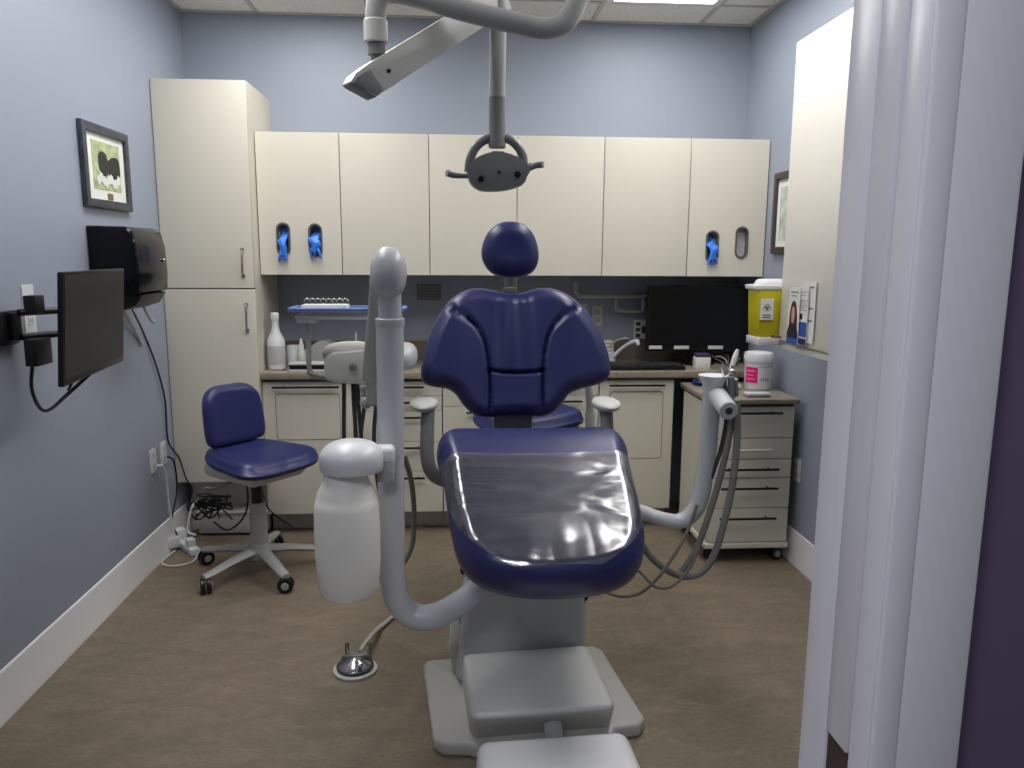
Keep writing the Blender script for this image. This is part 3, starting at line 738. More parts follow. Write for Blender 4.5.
for (u, v, lb, hh) in ((356, 342, 'thin white dropper bottle at the back of the counter left of the post', .085), (307, 347, 'small white nozzle bottle at the back of the counter above the black box', .04)):
    p = at(u, v, 4.40)
    t = thing('dropper_bottle', lb, 'bottle', (p.x, 4.40, Z0))
    hb = p.z-Z0
    MB().lathe([(.016, 0), (.018, .003), (.018, max(.03, hb-.02)), (.008, max(.035, hb-.01))], c=(p.x, 4.40, Z0)).build('bottle', WHITE, t)
    MB().lathe([(.007, max(.035, hb-.012)), (.004, hb+hh-.03)], c=(p.x, 4.40, Z0)).build('nozzle', WHITE, t)

# ------------------------------------------------------------------ right counter things
# desk monitor
t = thing('desk_monitor', 'large black monitor on the counter in the right corner', 'monitor', (1.28, 4.33, Z0))
ym = 4.32; a = at(648.5, 286, ym); b_ = at(748, 351, ym)
MB().prism(rrect(a.x, b_.z, b_.x, a.z, .008, 3), .035, M=TR(0, ym+.035, 0) @ XZ, bev=.005).build('casing', BLACK, t)
MB().prism(rrect(a.x+.016, b_.z+.028, b_.x-.016, a.z-.016, .003, 2), .001, M=TR(0, ym, 0) @ XZ).build('screen', SCREEN, t)
mx = (a.x+b_.x)/2
MB().box((mx-.04, ym+.03, Z0+.01), (mx+.04, ym+.06, b_.z+.06), .005).build('neck', BLACK, t)
MB().lathe([(.11, 0), (.11, .008), (.06, .014)], c=(mx, ym+.03, Z0), sy=.75).build('foot', BLACK, t)
for u0, u1, lb in ((649, 662, 'left'), (674, 689, 'middle'), (708, 723, 'right')):
    q0 = at(u0, 348.5, ym-.001); q1 = at(u1, 346, ym-.001)
    one('paper_strip', MB().box((q0.x, ym-.002, q0.z-.003), (q1.x, ym, q1.z+.002)), PAPER, 'white paper strip stuck under the black monitor screen, %s one of three' % lb, 'label')
t = thing('keyboard', 'flat black keyboard lying on the counter left of the black monitor', 'keyboard', (.95, 4.16, Z0))
k0 = .77; k1 = 1.225
MB().box((k0, 4.09, Z0), (k1, 4.24, Z0+.022), .006).build('body', BLACK, t)
ks = MB()
for r in range(5):
    for c_ in range(22): ks.box((k0+.012+c_*.0197, 4.10+r*.026, Z0+.022), (k0+.028+c_*.0197, 4.122+r*.026, Z0+.028), .002, seg=1)
tag(ks.build('keys', mat('key_plastic', (30, 30, 32), .5), t), kind='stuff')
t = thing('faucet', 'white curved spout rising from the counter right of the chair backrest', 'faucet', (.86, 4.42, Z0))
MB().tube([at(614, 356, 4.40), at(620, 350, 4.38), at(629, 343.5, 4.34), at(637, 341, 4.31), at(638, 345, 4.30)], .011, n=10).build('spout', WHITE, t)
MB().cyl(at(612, 361, 4.42), at(613, 352, 4.42), .02, bev=.003).build('base', WHITE, t)
MB().tube([at(610, 345, 4.42), at(618, 340, 4.40), at(628, 338, 4.37)], .006, n=8).build('lever', GREYP, t)
t = thing('white_carton', 'upright white carton beside the spout right of the chair backrest', 'box', (.80, 4.42, Z0))
p0 = at(603, 361, 4.45); p1 = at(613.5, 341, 4.45)
MB().box((p0.x, 4.44, Z0), (p1.x, 4.52, p1.z), .003).build('carton', PAPER, t)
ln = MB()
for k in range(4): ln.box((p0.x+.01, 4.4392, Z0+.04+k*.022), (p1.x-.008, 4.4404, Z0+.045+k*.022))
ln.build('print_lines', INKG, t)
t = thing('card_box', 'small pale box under the black monitor with a purple top', 'box', (1.2, 4.14, Z0))
q0 = at(696, 364.5, 4.12); q1 = at(711, 357.5, 4.12)
MB().box((q0.x, 4.12, Z0+.0), (q1.x, 4.18, q1.z), .003).build('carton', PAPER, t)
MB().box((q0.x+.002, 4.122, q1.z), (q1.x-.002, 4.178, q1.z+.02), .003).build('lid', mat('violet_card', (62, 52, 92), .5), t)
t = thing('computer_mouse', 'dark blue shiny mouse on the top of the drawer cart', 'mouse', (1.27, 4.0, .828))
MB().ball((1.262, 3.98, .845), 1, sc=(.028, .05, .018), n=20).ball((1.262, 3.98, .832), 1, sc=(.03, .052, .006), n=20).build('shell', mat('blue_black_gloss', (24, 44, 80), .1), t)
MB().ball((1.262, 3.945, .860), .006, sc=(.6, 1.3, 1)).build('scroll_wheel', GREYP, t)
# wipes canister
cp = Vector((1.535, 3.86, .828))
t = thing('wipes_canister', 'white round wipes tub with pink label on the drawer cart', 'tub', tuple(cp))
MB().lathe([(.062, 0), (.066, .004), (.068, .05), (.070, .12), (.071, .145)], c=cp, n=40).build('tub', WHITE, t)
MB().lathe([(.074, .142), (.075, .150), (.075, .172), (.070, .186), (.060, .190), (.055, .186), (.02, .186)], c=cp, n=40).build('lid', WHITE, t)
def wrap(mb, c, r, z0, z1, a0, a1, n=14, th=.0008):
    vs = []; fs = []
    for i in range(n+1):
        a = a0+(a1-a0)*i/n
        for rr in (r, r+th):
            for z in (z0, z1): vs.append((c[0]+rr*cos(a), c[1]+rr*sin(a), c[2]+z))
    for i in range(n):
        b0 = i*4; b1 = b0+4
        fs += [(b0, b0+1, b1+1, b1), (b0+2, b1+2, b1+3, b0+3), (b0, b1, b1+2, b0+2), (b0+1, b0+3, b1+3, b1+1)]
    fs += [(0, 2, 3, 1), (n*4, n*4+1, n*4+3, n*4+2)]
    return mb.add(vs, fs)
MD = math.radians
lb = wrap(MB(), cp, .0700, .038, .118, MD(-168), MD(-112)).build('pink_label', PINK, t)
wrap(wrap(wrap(MB(), cp, .0712, .096, .101, MD(-160), MD(-125)), cp, .0712, .075, .079, MD(-160), MD(-130)), cp, .0712, .055, .059, MD(-160), MD(-122)).build('print_lines', mat('pale_pink_ink', (238, 160, 196), .5), lb)
pm = MB(); wrap(pm, cp, .0708, .120, .1225, MD(-110), MD(-40)); 
for k in range(4): wrap(pm, cp, .0700, .048, .062+.004*(k % 2), MD(-98+k*10), MD(-94+k*10), 2)
pm.build('printed_marks', INKG, t)
t = thing('soap_pack', 'flat white packet lying on the drawer cart before the wipes tub', 'packet', (1.43, 3.63, .828))
MB().box((1.385, 3.60, .828), (1.505, 3.66, .836), .002).build('base', GREYD, t)
MB().box((1.388, 3.602, .836), (1.502, 3.658, .848), .003).build('cover', WHITE, t)
# curing light / cordless in cradle
HX, HY = .03, .02
t = thing('handset_cradle', 'white handset standing upright in its cradle on the drawer cart', 'handset', (1.37, 3.86, .828))
MB().box((1.34, 3.82, .828), (1.44, 3.92, .855), .01).box((1.355, 3.84, .85), (1.43, 3.90, .885), .012).build('cradle', WHITE, t)
MB().tube([(1.395, 3.87, .87), (1.400, 3.872, .93), (1.416, 3.874, .99), (1.428, 3.875, 1.03)], .014, n=14, rs=[.022, .018, .020, .010], flat=.7).build('handset', WHITE, t)
for k in range(3):
    one('cable', MB().tube([at(712+k*4, 356, 4.1), at(722+k*3, 362-k*3, 4.05), at(731, 366+k*2, 4.0), at(738+k*2, 362-k*4, 3.97)], .005, n=6), CABLE if k != 1 else RUBBER,
        ['black cord nearest the counter edge behind the assistant arm', 'grey cord among black cords beneath the black monitor', 'black cord rising to the white handset cradle'][k], 'cable')
# sharps container
t = thing('sharps_container', 'yellow sharps bin with white lid mounted beside the right wall cabinet', 'container', (1.43, 3.28, 1.13))
sx0, sx1, sy0, sy1 = 1.262, 1.428, 3.23, 3.35
zb = 1.155; ztp = 1.365
MB().box((sx0+.012, sy0, zb), (sx1-.012, sy1, ztp), .012, taper=(1.13, 1.1)).build('bin', LIQ, t)
MB().box((sx0-.008, sy0-.008, ztp-.004), (sx1+.008, sy1+.008, ztp+.016), .004).box((sx0+.02, sy0+.005, ztp+.012), (sx1-.01, sy1, ztp+.04), .01, taper=(.8, .8)).build('lid', WHITE, t)
MB().box((sx0+.01, sy0-.012, zb-.03), (sx1, sy1+.01, zb+.004), .004).build('wall_bracket', WHITE, t)
l = MB().box((sx0+.014, sy0-.0105, 1.235), (sx0+.07, sy0-.006, 1.325)).build('label', PAPER, t)
q = MB(); cxx, czz = sx0+.042, 1.285
for k in range(3):
    a = PI/2+k*2*PI/3
    q.tube([(cxx+.007*cos(a)+.0085*cos(b), sy0-.0105, czz+.007*sin(a)+.0085*sin(b)) for b in [w*PI/8 for w in range(17)]], .0012, n=6, smooth=False)
q.box((cxx-.018, sy0-.0112, 1.243), (cxx+.018, sy0-.0104, 1.247)).box((cxx-.018, sy0-.0112, 1.253), (cxx+.018, sy0-.0104, 1.257))
q.build('warning_symbol', INK, l)
# brochures in holder on cabinet face
xf = 1.3585
def brochure(y0, y1, z0, z1, dx, label, kind):
    t = thing('brochure', label, 'brochure', (xf-dx, (y0+y1)/2, z0))
    T = Matrix(((0, 0, -1, xf-dx), (1, 0, 0, 0), (0, 1, 0, 0), (0, 0, 0, 1)))
    MB().prism([(y0, z0), (y1, z0), (y1, z1), (y0, z1)], .003, M=T).build('sheet', PAPER, t)
    w, h = y1-y0, z1-z0
    def P(l): return [(y1-u*w, z0+v*h) for u, v in l]
    def sh(nm, loops, m, o=.003):
        mb = MB()
        for l in loops: mb.prism(P(l), .0005, M=T @ TR(0, 0, o))
        mb.build(nm, m, t)
    if kind == 0:
        sh('hair_shape', [spline2([(.2, .12), (.14, .45), (.25, .68), (.45, .76), (.7, .70), (.85, .45), (.82, .12)])], mat('auburn_print', (74, 34, 34), .5))
        sh('face_shape', [spline2([(.35, .42), (.34, .58), (.48, .66), (.62, .58), (.60, .44), (.48, .36)])], mat('skin_print', (196, 150, 132), .5), .0036)
        sh('clothes_shape', [[(.0, .0), (1, 0), (1, .2), (.8, .34), (.2, .34), (0, .2)]], mat('dark_print', (30, 26, 40), .5), .0042)
        sh('blue_band', [[(.0, .0), (1, 0), (1, .1), (0, .1)]], mat('blue_print', (34, 82, 156), .5), .0048)
        sh('heading_lines', [[(.15, .90), (.85, .90), (.85, .925), (.15, .925)], [(.2, .84), (.7, .84), (.7, .86), (.2, .86)]], INKG)
    elif kind == 1:
        sh('blue_block', [[(0, .13), (1, .13), (1, .38), (0, .38)]], mat('blue_print', (34, 82, 156), .5))
        sh('navy_band', [[(0, 0), (1, 0), (1, .1), (0, .1)]], mat('navy_print', (24, 40, 92), .5))
        sh('text_lines', [[(.1, v), (.9-.2*(k % 2), v), (.9-.2*(k % 2), v+.012), (.1, v+.012)] for k, v in enumerate((.88, .83, .74, .70, .66, .62, .58))], INKG)
        sh('small_photo', [[(.1, .42), (.45, .42), (.45, .52), (.1, .52)]], mat('dark_print', (30, 26, 40), .5))
    else:
        sh('text_lines', [[(.1, v), (.8, v), (.8, v+.03), (.1, v+.03)] for v in (.90, .55, .35)], INKG)
brochure(2.88, 2.955, 1.170, 1.405, .003, 'narrow white leaflet furthest back in the brochure holder', 2)
brochure(2.925, 3.00, 1.160, 1.390, .010, 'white leaflet with a blue lower block beside the long haired woman leaflet', 1)
brochure(2.985, 3.085, 1.155, 1.380, .016, 'leaflet picturing a long haired woman on the right wall cabinet', 0)

# ------------------------------------------------------------------ stools
def make_stool(cx, cy, rz, zseat, label, back=True, base_rot=0, sx=1.0, M0=None):
    t = thing('stool', label, 'stool', (cx, cy, 0), rz)
    M = world(t)
    # seat cushion, local: forward = +x
    ol = spline2([(-.19, -.13), (-.21, 0), (-.19, .13), (-.08, .19), (.05, .215), (.17, .225), (.225, .17), (.236, .06), (.232, 0), (.236, -.06), (.225, -.17), (.17, -.225), (.05, -.215), (-.08, -.19)], 5)
    def sf(x, y, h): return M @ Vector((x, y, zseat-.035+h+(.012*(-x/.2) if x < 0 else -.01*(x/.2)**2)+.22*y*y*1))
    s = MB(); cushion(s, ol, (0, 0), sf, .048, .05, rings=12); s.build('seat', BLUE2, t, ang=80)
    p = MB(); p.box((-.17, -.15, zseat-.115), (.17, .15, zseat-.05), .03, seg=4, M=M, taper=(1.12, 1.15)); p.box((-.06, -.05, zseat-.135), (.06, .05, zseat-.10), .01, M=M)
    p.build('seat_pan', OFFW, t)
    for y in (-.06, .06):
        MB().tube([M @ Vector((.0, y*2, zseat-.11)), M @ Vector((-.02, y*3.4, zseat-.125)), M @ Vector((-.03, y*4.2, zseat-.115))], .006, n=8).build('lever', GREYD, t)
    if back:
        bl = spline2([(-.155, -.12), (-.16, .0), (-.145, .10), (-.09, .145), (0, .15), (.09, .145), (.145, .10), (.16, 0), (.155, -.12), (.10, -.145), (0, -.15), (-.10, -.145)], 5)
        def bf(x, y, h): return M @ Vector((-.165+h-y*.12+.9*x*x, x, zseat+.162+y*.95))
        b = MB(); cushion(b, bl, (0, 0), bf, .035, .035, rings=12); b.build('backrest', BLUE2, t, ang=80)
        MB().tube([M @ Vector((-.08, 0, zseat-.09)), M @ Vector((-.17, 0, zseat-.085)), M @ Vector((-.195, 0, zseat-.03)), M @ Vector((-.19, 0, zseat+.12))], .022, n=12, flat=.5).build('back_bracket', GREYD, t)
    MB().cyl(M @ Vector((0, 0, zseat-.30)), M @ Vector((0, 0, zseat-.12)), .027).build('gas_lift', BLACK, t)
    MB().cyl(M @ Vector((0, 0, .09)), M @ Vector((0, 0, zseat-.24)), .042, .038, bev=.003).build('column', GREYP, t)
    hb = MB().lathe([(.055, .07), (.06, .08), (.058, .12), (.044, .145)], c=M.translation); hb.build('hub', GREYP, t)
    for k in range(5):
        a = base_rot+k*2*PI/5; d = Vector((cos(a), sin(a), 0)); c0 = Vector((cx, cy, 0))
        leg = MB().tube([c0+d*.02+Vector((0, 0, .11)), c0+d*.14+Vector((0, 0, .10)), c0+d*.25+Vector((0, 0, .082)), c0+d*.31+Vector((0, 0, .075))], .02, n=10, rs=[.034, .029, .024, .021], flat=.62).build('leg', GREYP, t)
        e = c0+d*.30; caster_obj(e.x, e.y, t, a+1.0, r=.035)
    return t
make_stool(-.955, 3.60, MD(-38), .585, 'blue vinyl stool with backrest and grey castor base beside the tall cabinet', True, MD(-127))
make_stool(.33, 3.42, MD(200), .80, 'blue seated stool mostly hidden behind the dental chair', False, .4)
so = bpy.data.objects['stool.001']
rod = MB().tube([at(590, 416, 3.32), at(589.5, 400, 3.32), at(588, 382, 3.32), at(586, 350, 3.34)], .017, n=12)
rod.cyl(at(590, 432, 3.32), at(590, 413, 3.32), .022); rod.tube([at(590, 426, 3.32), at(585, 440, 3.35), Vector((.36, 3.42, .70))], .017, n=10)
rod.build('back_rod', GREYP, so)

# ------------------------------------------------------------------ dental chair
ch = thing('dental_chair', 'navy blue dental chair with grey pedestal in the middle of the room', 'dental chair', (.22, 2.5, 0))
# base plate
bp_ = [(-.135, 2.60), (-.085, 2.17), (-.055, 2.14), (.02, 2.135), (.045, 2.12), (.06, 2.09), (.44, 2.12), (.48, 2.19), (.56, 2.20), (.585, 2.235), (.528, 2.67), (.50, 2.70), (.43, 2.70), (.42, 3.0), (.0, 3.0), (-.02, 2.64), (-.10, 2.635), (-.125, 2.625)]
MB().prism(bp_, .05, bev=.014).build('base_plate', mat('warm_grey_enamel', (168, 167, 161), .36), ch)
# lower front cover
def slanted_box(b0, b1, zb_, zt_, top, bev):
    pass
lc = bmesh.new()
V = [(.028, 2.17, .03), (.475, 2.205, .03), (.43, 2.52, .03), (.0, 2.52, .03), (.026, 2.045, .188), (.462, 2.08, .188), (.430, 2.43, .205), (.005, 2.41, .195)]
vv = [lc.verts.new(p) for p in V]
for f in ((3, 2, 1, 0), (4, 5, 6, 7), (0, 1, 5, 4), (1, 2, 6, 5), (2, 3, 7, 6), (3, 0, 4, 7)): lc.faces.new([vv[i] for i in f])
bmesh.ops.bevel(lc, geom=lc.edges[:], offset=.028, segments=5, profile=.5, affect='EDGES')
MB().merge(lc).build('lower_cover', GREYB, ch)
# pedestal column
lc = bmesh.new()
V = [(-.02, 2.44, .06), (.435, 2.44, .06), (.43, 2.88, .06), (-.02, 2.88, .06), (.052, 2.44, .70), (.405, 2.44, .70), (.40, 2.80, .74), (.08, 2.80, .74)]
vv = [lc.verts.new(p) for p in V]
for f in ((3, 2, 1, 0), (4, 5, 6, 7), (0, 1, 5, 4), (1, 2, 6, 5), (2, 3, 7, 6), (3, 0, 4, 7)): lc.faces.new([vv[i] for i in f])
bmesh.ops.bevel(lc, geom=lc.edges[:], offset=.03, segments=4, profile=.5, affect='EDGES')
MB().merge(lc).build('pedestal', mat('grey_pedestal_cover', (176, 177, 176), .4), ch)
MB().prism([(-.03, .06), (.0, .06), (.01, .20), (-.01, .27), (-.035, .25), (-.04, .15)], .06, M=TR(0, 2.58, 0) @ XZ, bev=.008).build('side_fin', OFFW, ch)
MB().box((.04, 2.30, .70), (.42, 2.95, .80), .03, seg=4).build('seat_frame', mat('grey_pedestal_cover', (0, 0, 0)), ch)
# seat + leg cushion
path = [(1.925, .622), (1.985, .660), (2.10, .722), (2.25, .795), (2.37, .845), (2.46, .864), (2.55, .85), (2.70, .805), (2.95, .74)]
pp = spline2(path, 6, closed=False)+[path[-1]]
cum = [0]
for i in range(1, len(pp)): cum.append(cum[-1]+math.hypot(pp[i][0]-pp[i-1][0], pp[i][1]-pp[i-1][1]))
LT = cum[-1]
def pathpt(s):
    if s <= 0: i = 0; t_ = s/(cum[1]-cum[0])
    elif s >= LT: i = len(pp)-2; t_ = 1+(s-LT)/(cum[-1]-cum[-2])
    else:
        i = next(k for k in range(len(cum)-1) if cum[k+1] >= s); t_ = (s-cum[i])/(cum[i+1]-cum[i])
    a = Vector(pp[i]); b = Vector(pp[i+1]); p = a.lerp(b, t_)
    def nrmal(k):
        k0 = max(k-1, 0); k1 = min(k+1, len(pp)-1); d = (Vector(pp[k1])-Vector(pp[k0])).normalized(); return Vector((-d.y, d.x))
    n_ = nrmal(i).lerp(nrmal(i+1), max(0, min(1, t_))).normalized()
    return p, n_
def cxs(Y): return .257-.045*(Y-1.95)
def seatmap(x, s, h):
    p, n_ = pathpt(s); q = p+n_*h
    return Vector((cxs(p.x)+x, q.x, q.y))
sk = next(cum[k] for k in range(len(pp)) if pp[k][0] >= 2.44)    # arc length at the knee
ol = [(0, 0), (.10, .006), (.18, .03), (.235, .075), (.264, .14), (.276, .22), (.284, .32), (.290, .42), (.298, sk-.075), (.306, sk-.04), (.308, sk+.02), (.295, sk+.06), (.27, sk+.11), (.25, sk+.2), (.22, LT-.05), (.15, LT), (0, LT)]
ol = ol+[(-x, y) for x, y in ol[::-1][1:-1]]
ol = spline2(ol, 4)
TH = .075
def knee(x, s):
    v = 0
    if s < sk-.06: v += -.012*max(0, 1-(abs(s-(sk-.07)))/.05)*0
    return v-.020*(1-(x/.28)**2)*math.exp(-((s-.35)/.25)**2)*.5
cu = MB(); hfun = cushion(cu, ol, (0, .38), seatmap, TH, .055, rings=34, extra=knee, deep=.02)
cu.build('seat_cushion', BLUE, ch, ang=85)
# clear plastic cover over the leg part
def filmout():
    o = []
    for i in range(64):
        a = 2*PI*i/64
        o.append((a,))
    return o
s0, s1 = .035, sk-.112
vs = []; fs = []; NU, NV = 90, 90
import mathutils
def wid(s):   # half width of the cushion outline at arc length s
    xs_ = []
    n = len(ol)
    for i in range(n):
        (xa, ya), (xb, yb) = ol[i], ol[(i+1) % n]
        if (ya-s)*(yb-s) <= 0 and ya != yb: xs_.append(abs(xa+(xb-xa)*(s-ya)/(yb-ya)))
    return max(xs_) if xs_ else .02
def nz(x, y, z=0): return mathutils.noise.noise(Vector((x, y, z)))
for j in range(NV+1):
    s = s0+(s1-s0)*j/NV; w_ = max(wid(s)-.004-.07*max(0, 1-(s-s0)/.24)**2.2, .03)
    for i in range(NU+1):
        x = w_*(2*i/NU-1)
        h = hfun(x, s)
        # horizontal creases that fade toward the centre, radial puckers at the toe
        wr = .0034*nz(x*2.2+.3*s, s*22, 1.3)+.0008*nz(x*4, s*45, 4)
        wr += .0045*abs(nz(x*20, s*5, 8))*max(0, 1-s/.20)+.002*nz(x*9, s*9, 2)*max(0, 1-s/.25)
        e = min(1, (w_-abs(x))/.03)
        vs.append(seatmap(x, s, h+.0045+max(-.003, wr)*(.35+.65*e)))
for j in range(NV):
    for i in range(NU): a = j*(NU+1)+i; fs.append((a, a+1, a+NU+2, a+NU+1))
tag(MB().add(vs, fs).build('plastic_cover', FILM, ch, ang=180, recalc=False), 'clear shiny plastic cover')

# backrest
def ytilt(v): return 2.93+(415-v)/125*.16
def pl(v): return ytilt(v)
bo = [(509, 293.5), (494, 291), (481, 288.5), (468, 290), (452, 299), (440, 314), (430, 335), (423, 360), (421, 374), (424, 383), (433, 387), (447, 389), (456, 395), (463, 405), (473, 414), (485, 417.5), (500, 416), (512, 415.5)]
bor = [(525, 415.5), (541, 416.5), (553, 412), (562, 403), (569, 394), (580, 389), (596, 385), (606, 379), (608.5, 368), (605, 350), (597, 330), (587, 314), (577, 303), (563, 293), (546, 288), (532, 290), (520, 293.5)]
bo = bo+bor
cxp, cyp = 512, 356
K = 2.95/CF      # metres per pixel at the backrest
def toxy(u, v): return ((u-cxp)*K, (cyp-v)*K)
B2 = spline2([toxy(*p) for p in bo], 4)
def bmap(x, y, h):
    v = cyp-y/K; u = cxp+x/K
    p = at(u, v, ytilt(v))
    n_ = Vector((0, -.95, .22)).normalized()
    return p+n_*(h+.20*max(0, abs(x)-.12)**1.3*1.0)
def sm(l): return [toxy(*p) for p in spline2(l, 6, closed=False)+[l[-1]]]
seams = [sm([(449, 310), (462, 317), (476, 328), (485, 345), (489, 371)]), sm([(576, 309), (562, 318), (550, 330), (544, 345), (541, 371)]),
         sm([(489, 371), (500, 373), (515, 373.5), (530, 373), (541, 371)]), sm([(489, 371), (489.5, 390), (489, 416)]), sm([(541, 371), (541, 392), (541, 414)])]
def fold(x, y):
    v = 0
    if abs(x-.01) < .12 and y > -.07:
        e = min(1, (.12-abs(x-.01))/.05)
        v += .010*nz(x*26, y*4, 3)*e+.004*sin((x+.02)*95+y*6)*e
    v += .012*math.exp(-((abs(x)-.21)/.07)**2)
    return v
bk = MB(); cushion(bk, B2, (0, -.02), bmap, .062, .05, rings=60, seams=seams, groove=.022, gw=.006, extra=fold)
bk.build('backrest', BLUE, ch, ang=85)
# backrest shell + bracket
MB().box((at(493, 420, 2.98).x, 2.96, .70), (at(532, 420, 2.98).x, 3.02, 1.05), .01).build('back_bracket', GREYD, ch)
# headrest
ho = [toxy(*p) for p in [(510, 221.5), (498, 224), (487.5, 233), (482, 246), (482, 259), (489, 271), (500, 276.5), (512, 278), (524, 276.5), (534, 270.5), (538.5, 259), (537.5, 245), (532, 232), (522, 224)]]
HO = spline2(ho, 5)
cc = toxy(510, 250)
def hmap(x, y, h):
    v = cyp-y/K; u = cxp+x/K; p = at(u, v, 3.10)
    return p+Vector((0, -.98, .12))*h
def hdent(x, y): return -.012*math.exp(-(((x-cc[0])/.06)**2+((y-cc[1])/.08)**2))
hd = MB(); cushion(hd, HO, cc, hmap, .065, .075, rings=22, extra=hdent); hd.build('headrest', BLUE, ch, ang=85)
sp = MB()
for u in (506, 515): sp.cyl(at(u, 272, 3.15), at(u, 305, 3.15), .008)
q = at(510, 291, 3.14); sp.box((q.x-.028, 3.12, q.z-.02), (q.x+.028, 3.16, q.z+.014), .006)
sp.build('headrest_stem', STEEL, ch)
# armrests
for u, sgn in ((424, -1), (606, 1)):
    q = at(u, 404, 2.72)
    lat = MB().lathe([(.02, -.018), (.036, -.016), (.048, -.008), (.051, .003), (.048, .010), (.038, .015), (.01, .017)], c=q, n=32, sy=2.0)
    a = lat.build('armrest', GREYB, ch, ang=60)
    if sgn < 0: pts = [at(428, 408, 2.68), at(427, 440, 2.64), at(428, 462, 2.62), at(434, 475, 2.62), at(447, 481, 2.64), at(470, 483, 2.68)]
    else: pts = [at(606, 408, 2.70), at(607, 440, 2.66), at(605, 462, 2.64), at(598, 475, 2.64), at(585, 481, 2.66), at(565, 483, 2.70)]
    MB().tube(pts, .024, n=16, sub=6).build('arm_tube', TUBEM if False else GREYD, a)
# utility box at the foot and its hose
ub_ = thing('floor_box', 'white moulded utility box on the floor at the foot of the dental chair', 'utility box', (.27, 1.75, 0))
lc = bmesh.new()
V = [(.055, 1.58, 0), (.515, 1.60, 0), (.500, 2.06, 0), (.035, 2.04, 0), (.065, 1.60, .135), (.505, 1.62, .135), (.482, 2.055, .135), (.045, 2.03, .135)]
vv = [lc.verts.new(p) for p in V]
for f in ((3, 2, 1, 0), (4, 5, 6, 7), (0, 1, 5, 4), (1, 2, 6, 5), (2, 3, 7, 6), (3, 0, 4, 7)): lc.faces.new([vv[i] for i in f])
bmesh.ops.bevel(lc, geom=[e for e in lc.edges if max(e.verts[0].co.z, e.verts[1].co.z) > .01], offset=.035, segments=5, profile=.5, affect='EDGES')
MB().merge(lc).build('cover', mat('white_box_cover', (224, 224, 224), .33), ub_)
hs = MB(); 
for k in range(16): hs.lathe([(.022, 0), (.028, .003), (.022, .006)], M=TR(.275, 2.17-k*.011, .115-k*.003) @ Matrix.Rotation(PI/2, 4, 'X'), n=20)
hs.cyl((.275, 2.18, .115), (.275, 2.0, .06), .020); hs.build('corrugated_hose', GREYP, ub_)

# ------------------------------------------------------------------ delivery unit
du = thing('delivery_unit', 'grey dental delivery unit with tall tube post left of the chair', 'delivery unit', (-.19, 2.3, .7))
DY = 2.15
tp = [at(500, 573, 2.34), at(480, 588, 2.28), at(455, 606, 2.21), at(432, 617, DY), at(412, 615, DY), at(398, 600, DY), at(392.5, 575, DY), at(391.5, 530, DY), at(391, 470, DY), at(390.5, 400, DY), at(390, 322, DY)]
MB().tube(tp, .0375, n=28, sub=8).build('post', TUBEM, du)
p = at(390, 319, DY); MB().lathe([(.0385, -.02), (.040, -.016), (.040, .0), (.036, .003)], c=p, n=28).lathe([(.032, 0), (.032, .10)], c=p, n=24).build('post_collar', TUBEM, du)
p = at(388.5, 273, DY); MB().ball(p, 1, sc=(.050, .055, .072), n=32, M=Matrix.Rotation(MD(-18), 4, 'X'), power=2.15).build('elbow_knob', TUBEM, du)
# flat swing arm down to the head
arm_pts = [at(380, 278, 2.19), at(376.5, 315, 2.36), at(373.5, 350, 2.52), at(372, 378, 2.62)]
am = MB(); am.tube(arm_pts, .03, n=16, sub=6, rs=[.028, .026, .030, .034], flat=.75); am.build('swing_arm', GREYB, du)
MB().box(at(366, 407, 2.60), at(384, 368, 2.67), .012, seg=3).build('yoke', GREYP, du)
# delivery head
a = at(326, 381, 2.74); b_ = at(376, 352.5, 2.74)
lx = a.x; zt0_, zt1_ = a.z, b_.z
hdm = MB().prism(spline2([(lx, zt1_-.045), (lx+.004, zt1_-.018), (lx+.03, zt1_-.002), (lx+.09, zt1_+.004), (b_.x+.03, zt1_+.004), (b_.x+.03, zt0_-.004), (lx+.10, zt0_-.006), (lx+.02, zt0_+.004), (lx+.002, zt0_+.022)], 6), .22, M=TR(0, 2.93, 0) @ XZ, bev=.016)
hdm.build('head', OFFW, du, ang=60)
c2 = at(350, 352, 2.9); MB().ball(c2, 1, sc=(.098, .13, .036), n=28, power=2.6).build('head_cover', GREYB, du)
c2 = at(403, 356, 2.80); MB().ball(c2, 1, sc=(.052, .10, .050), n=28, power=2.4).build('side_lobe', WHITE, du)
c2 = at(353, 367, 2.705); MB().lathe([(.013, 0), (.013, .006), (.009, .008)], c=c2, M=Matrix.Rotation(PI/2, 4, 'X'), n=20).build('button', GREYD, du)
MB().tube([at(316, 375, 2.76), at(311, 372, 2.76), at(309, 364, 2.76), at(308.5, 345, 2.77), at(308.5, 317, 2.78)], .017, n=14, flat=.5, rs=[.017, .017, .017, .018, .018]).tube([at(308, 370, 2.76), at(314, 375, 2.77), at(325, 377, 2.78), at(345, 377, 2.80)], .016, n=12, flat=.7).build('tray_arm', GREYP, du)
zt_ = at(340, 311.5, 2.79).z
x0, x1 = at(297, 314, 2.78).x, at(404, 314, 2.78).x
MB().box((x0+.0, 2.735, zt_-.024), (x1-.01, 2.86, zt_-.010), .004).box((x0+.03, 2.75, zt_-.012), (x1-.05, 2.84, zt_+.0), .002).box((x0-.0, 2.76, zt_-.04), (x0+.07, 2.83, zt_-.022), .006).build('tray_holder', WHITE, du)
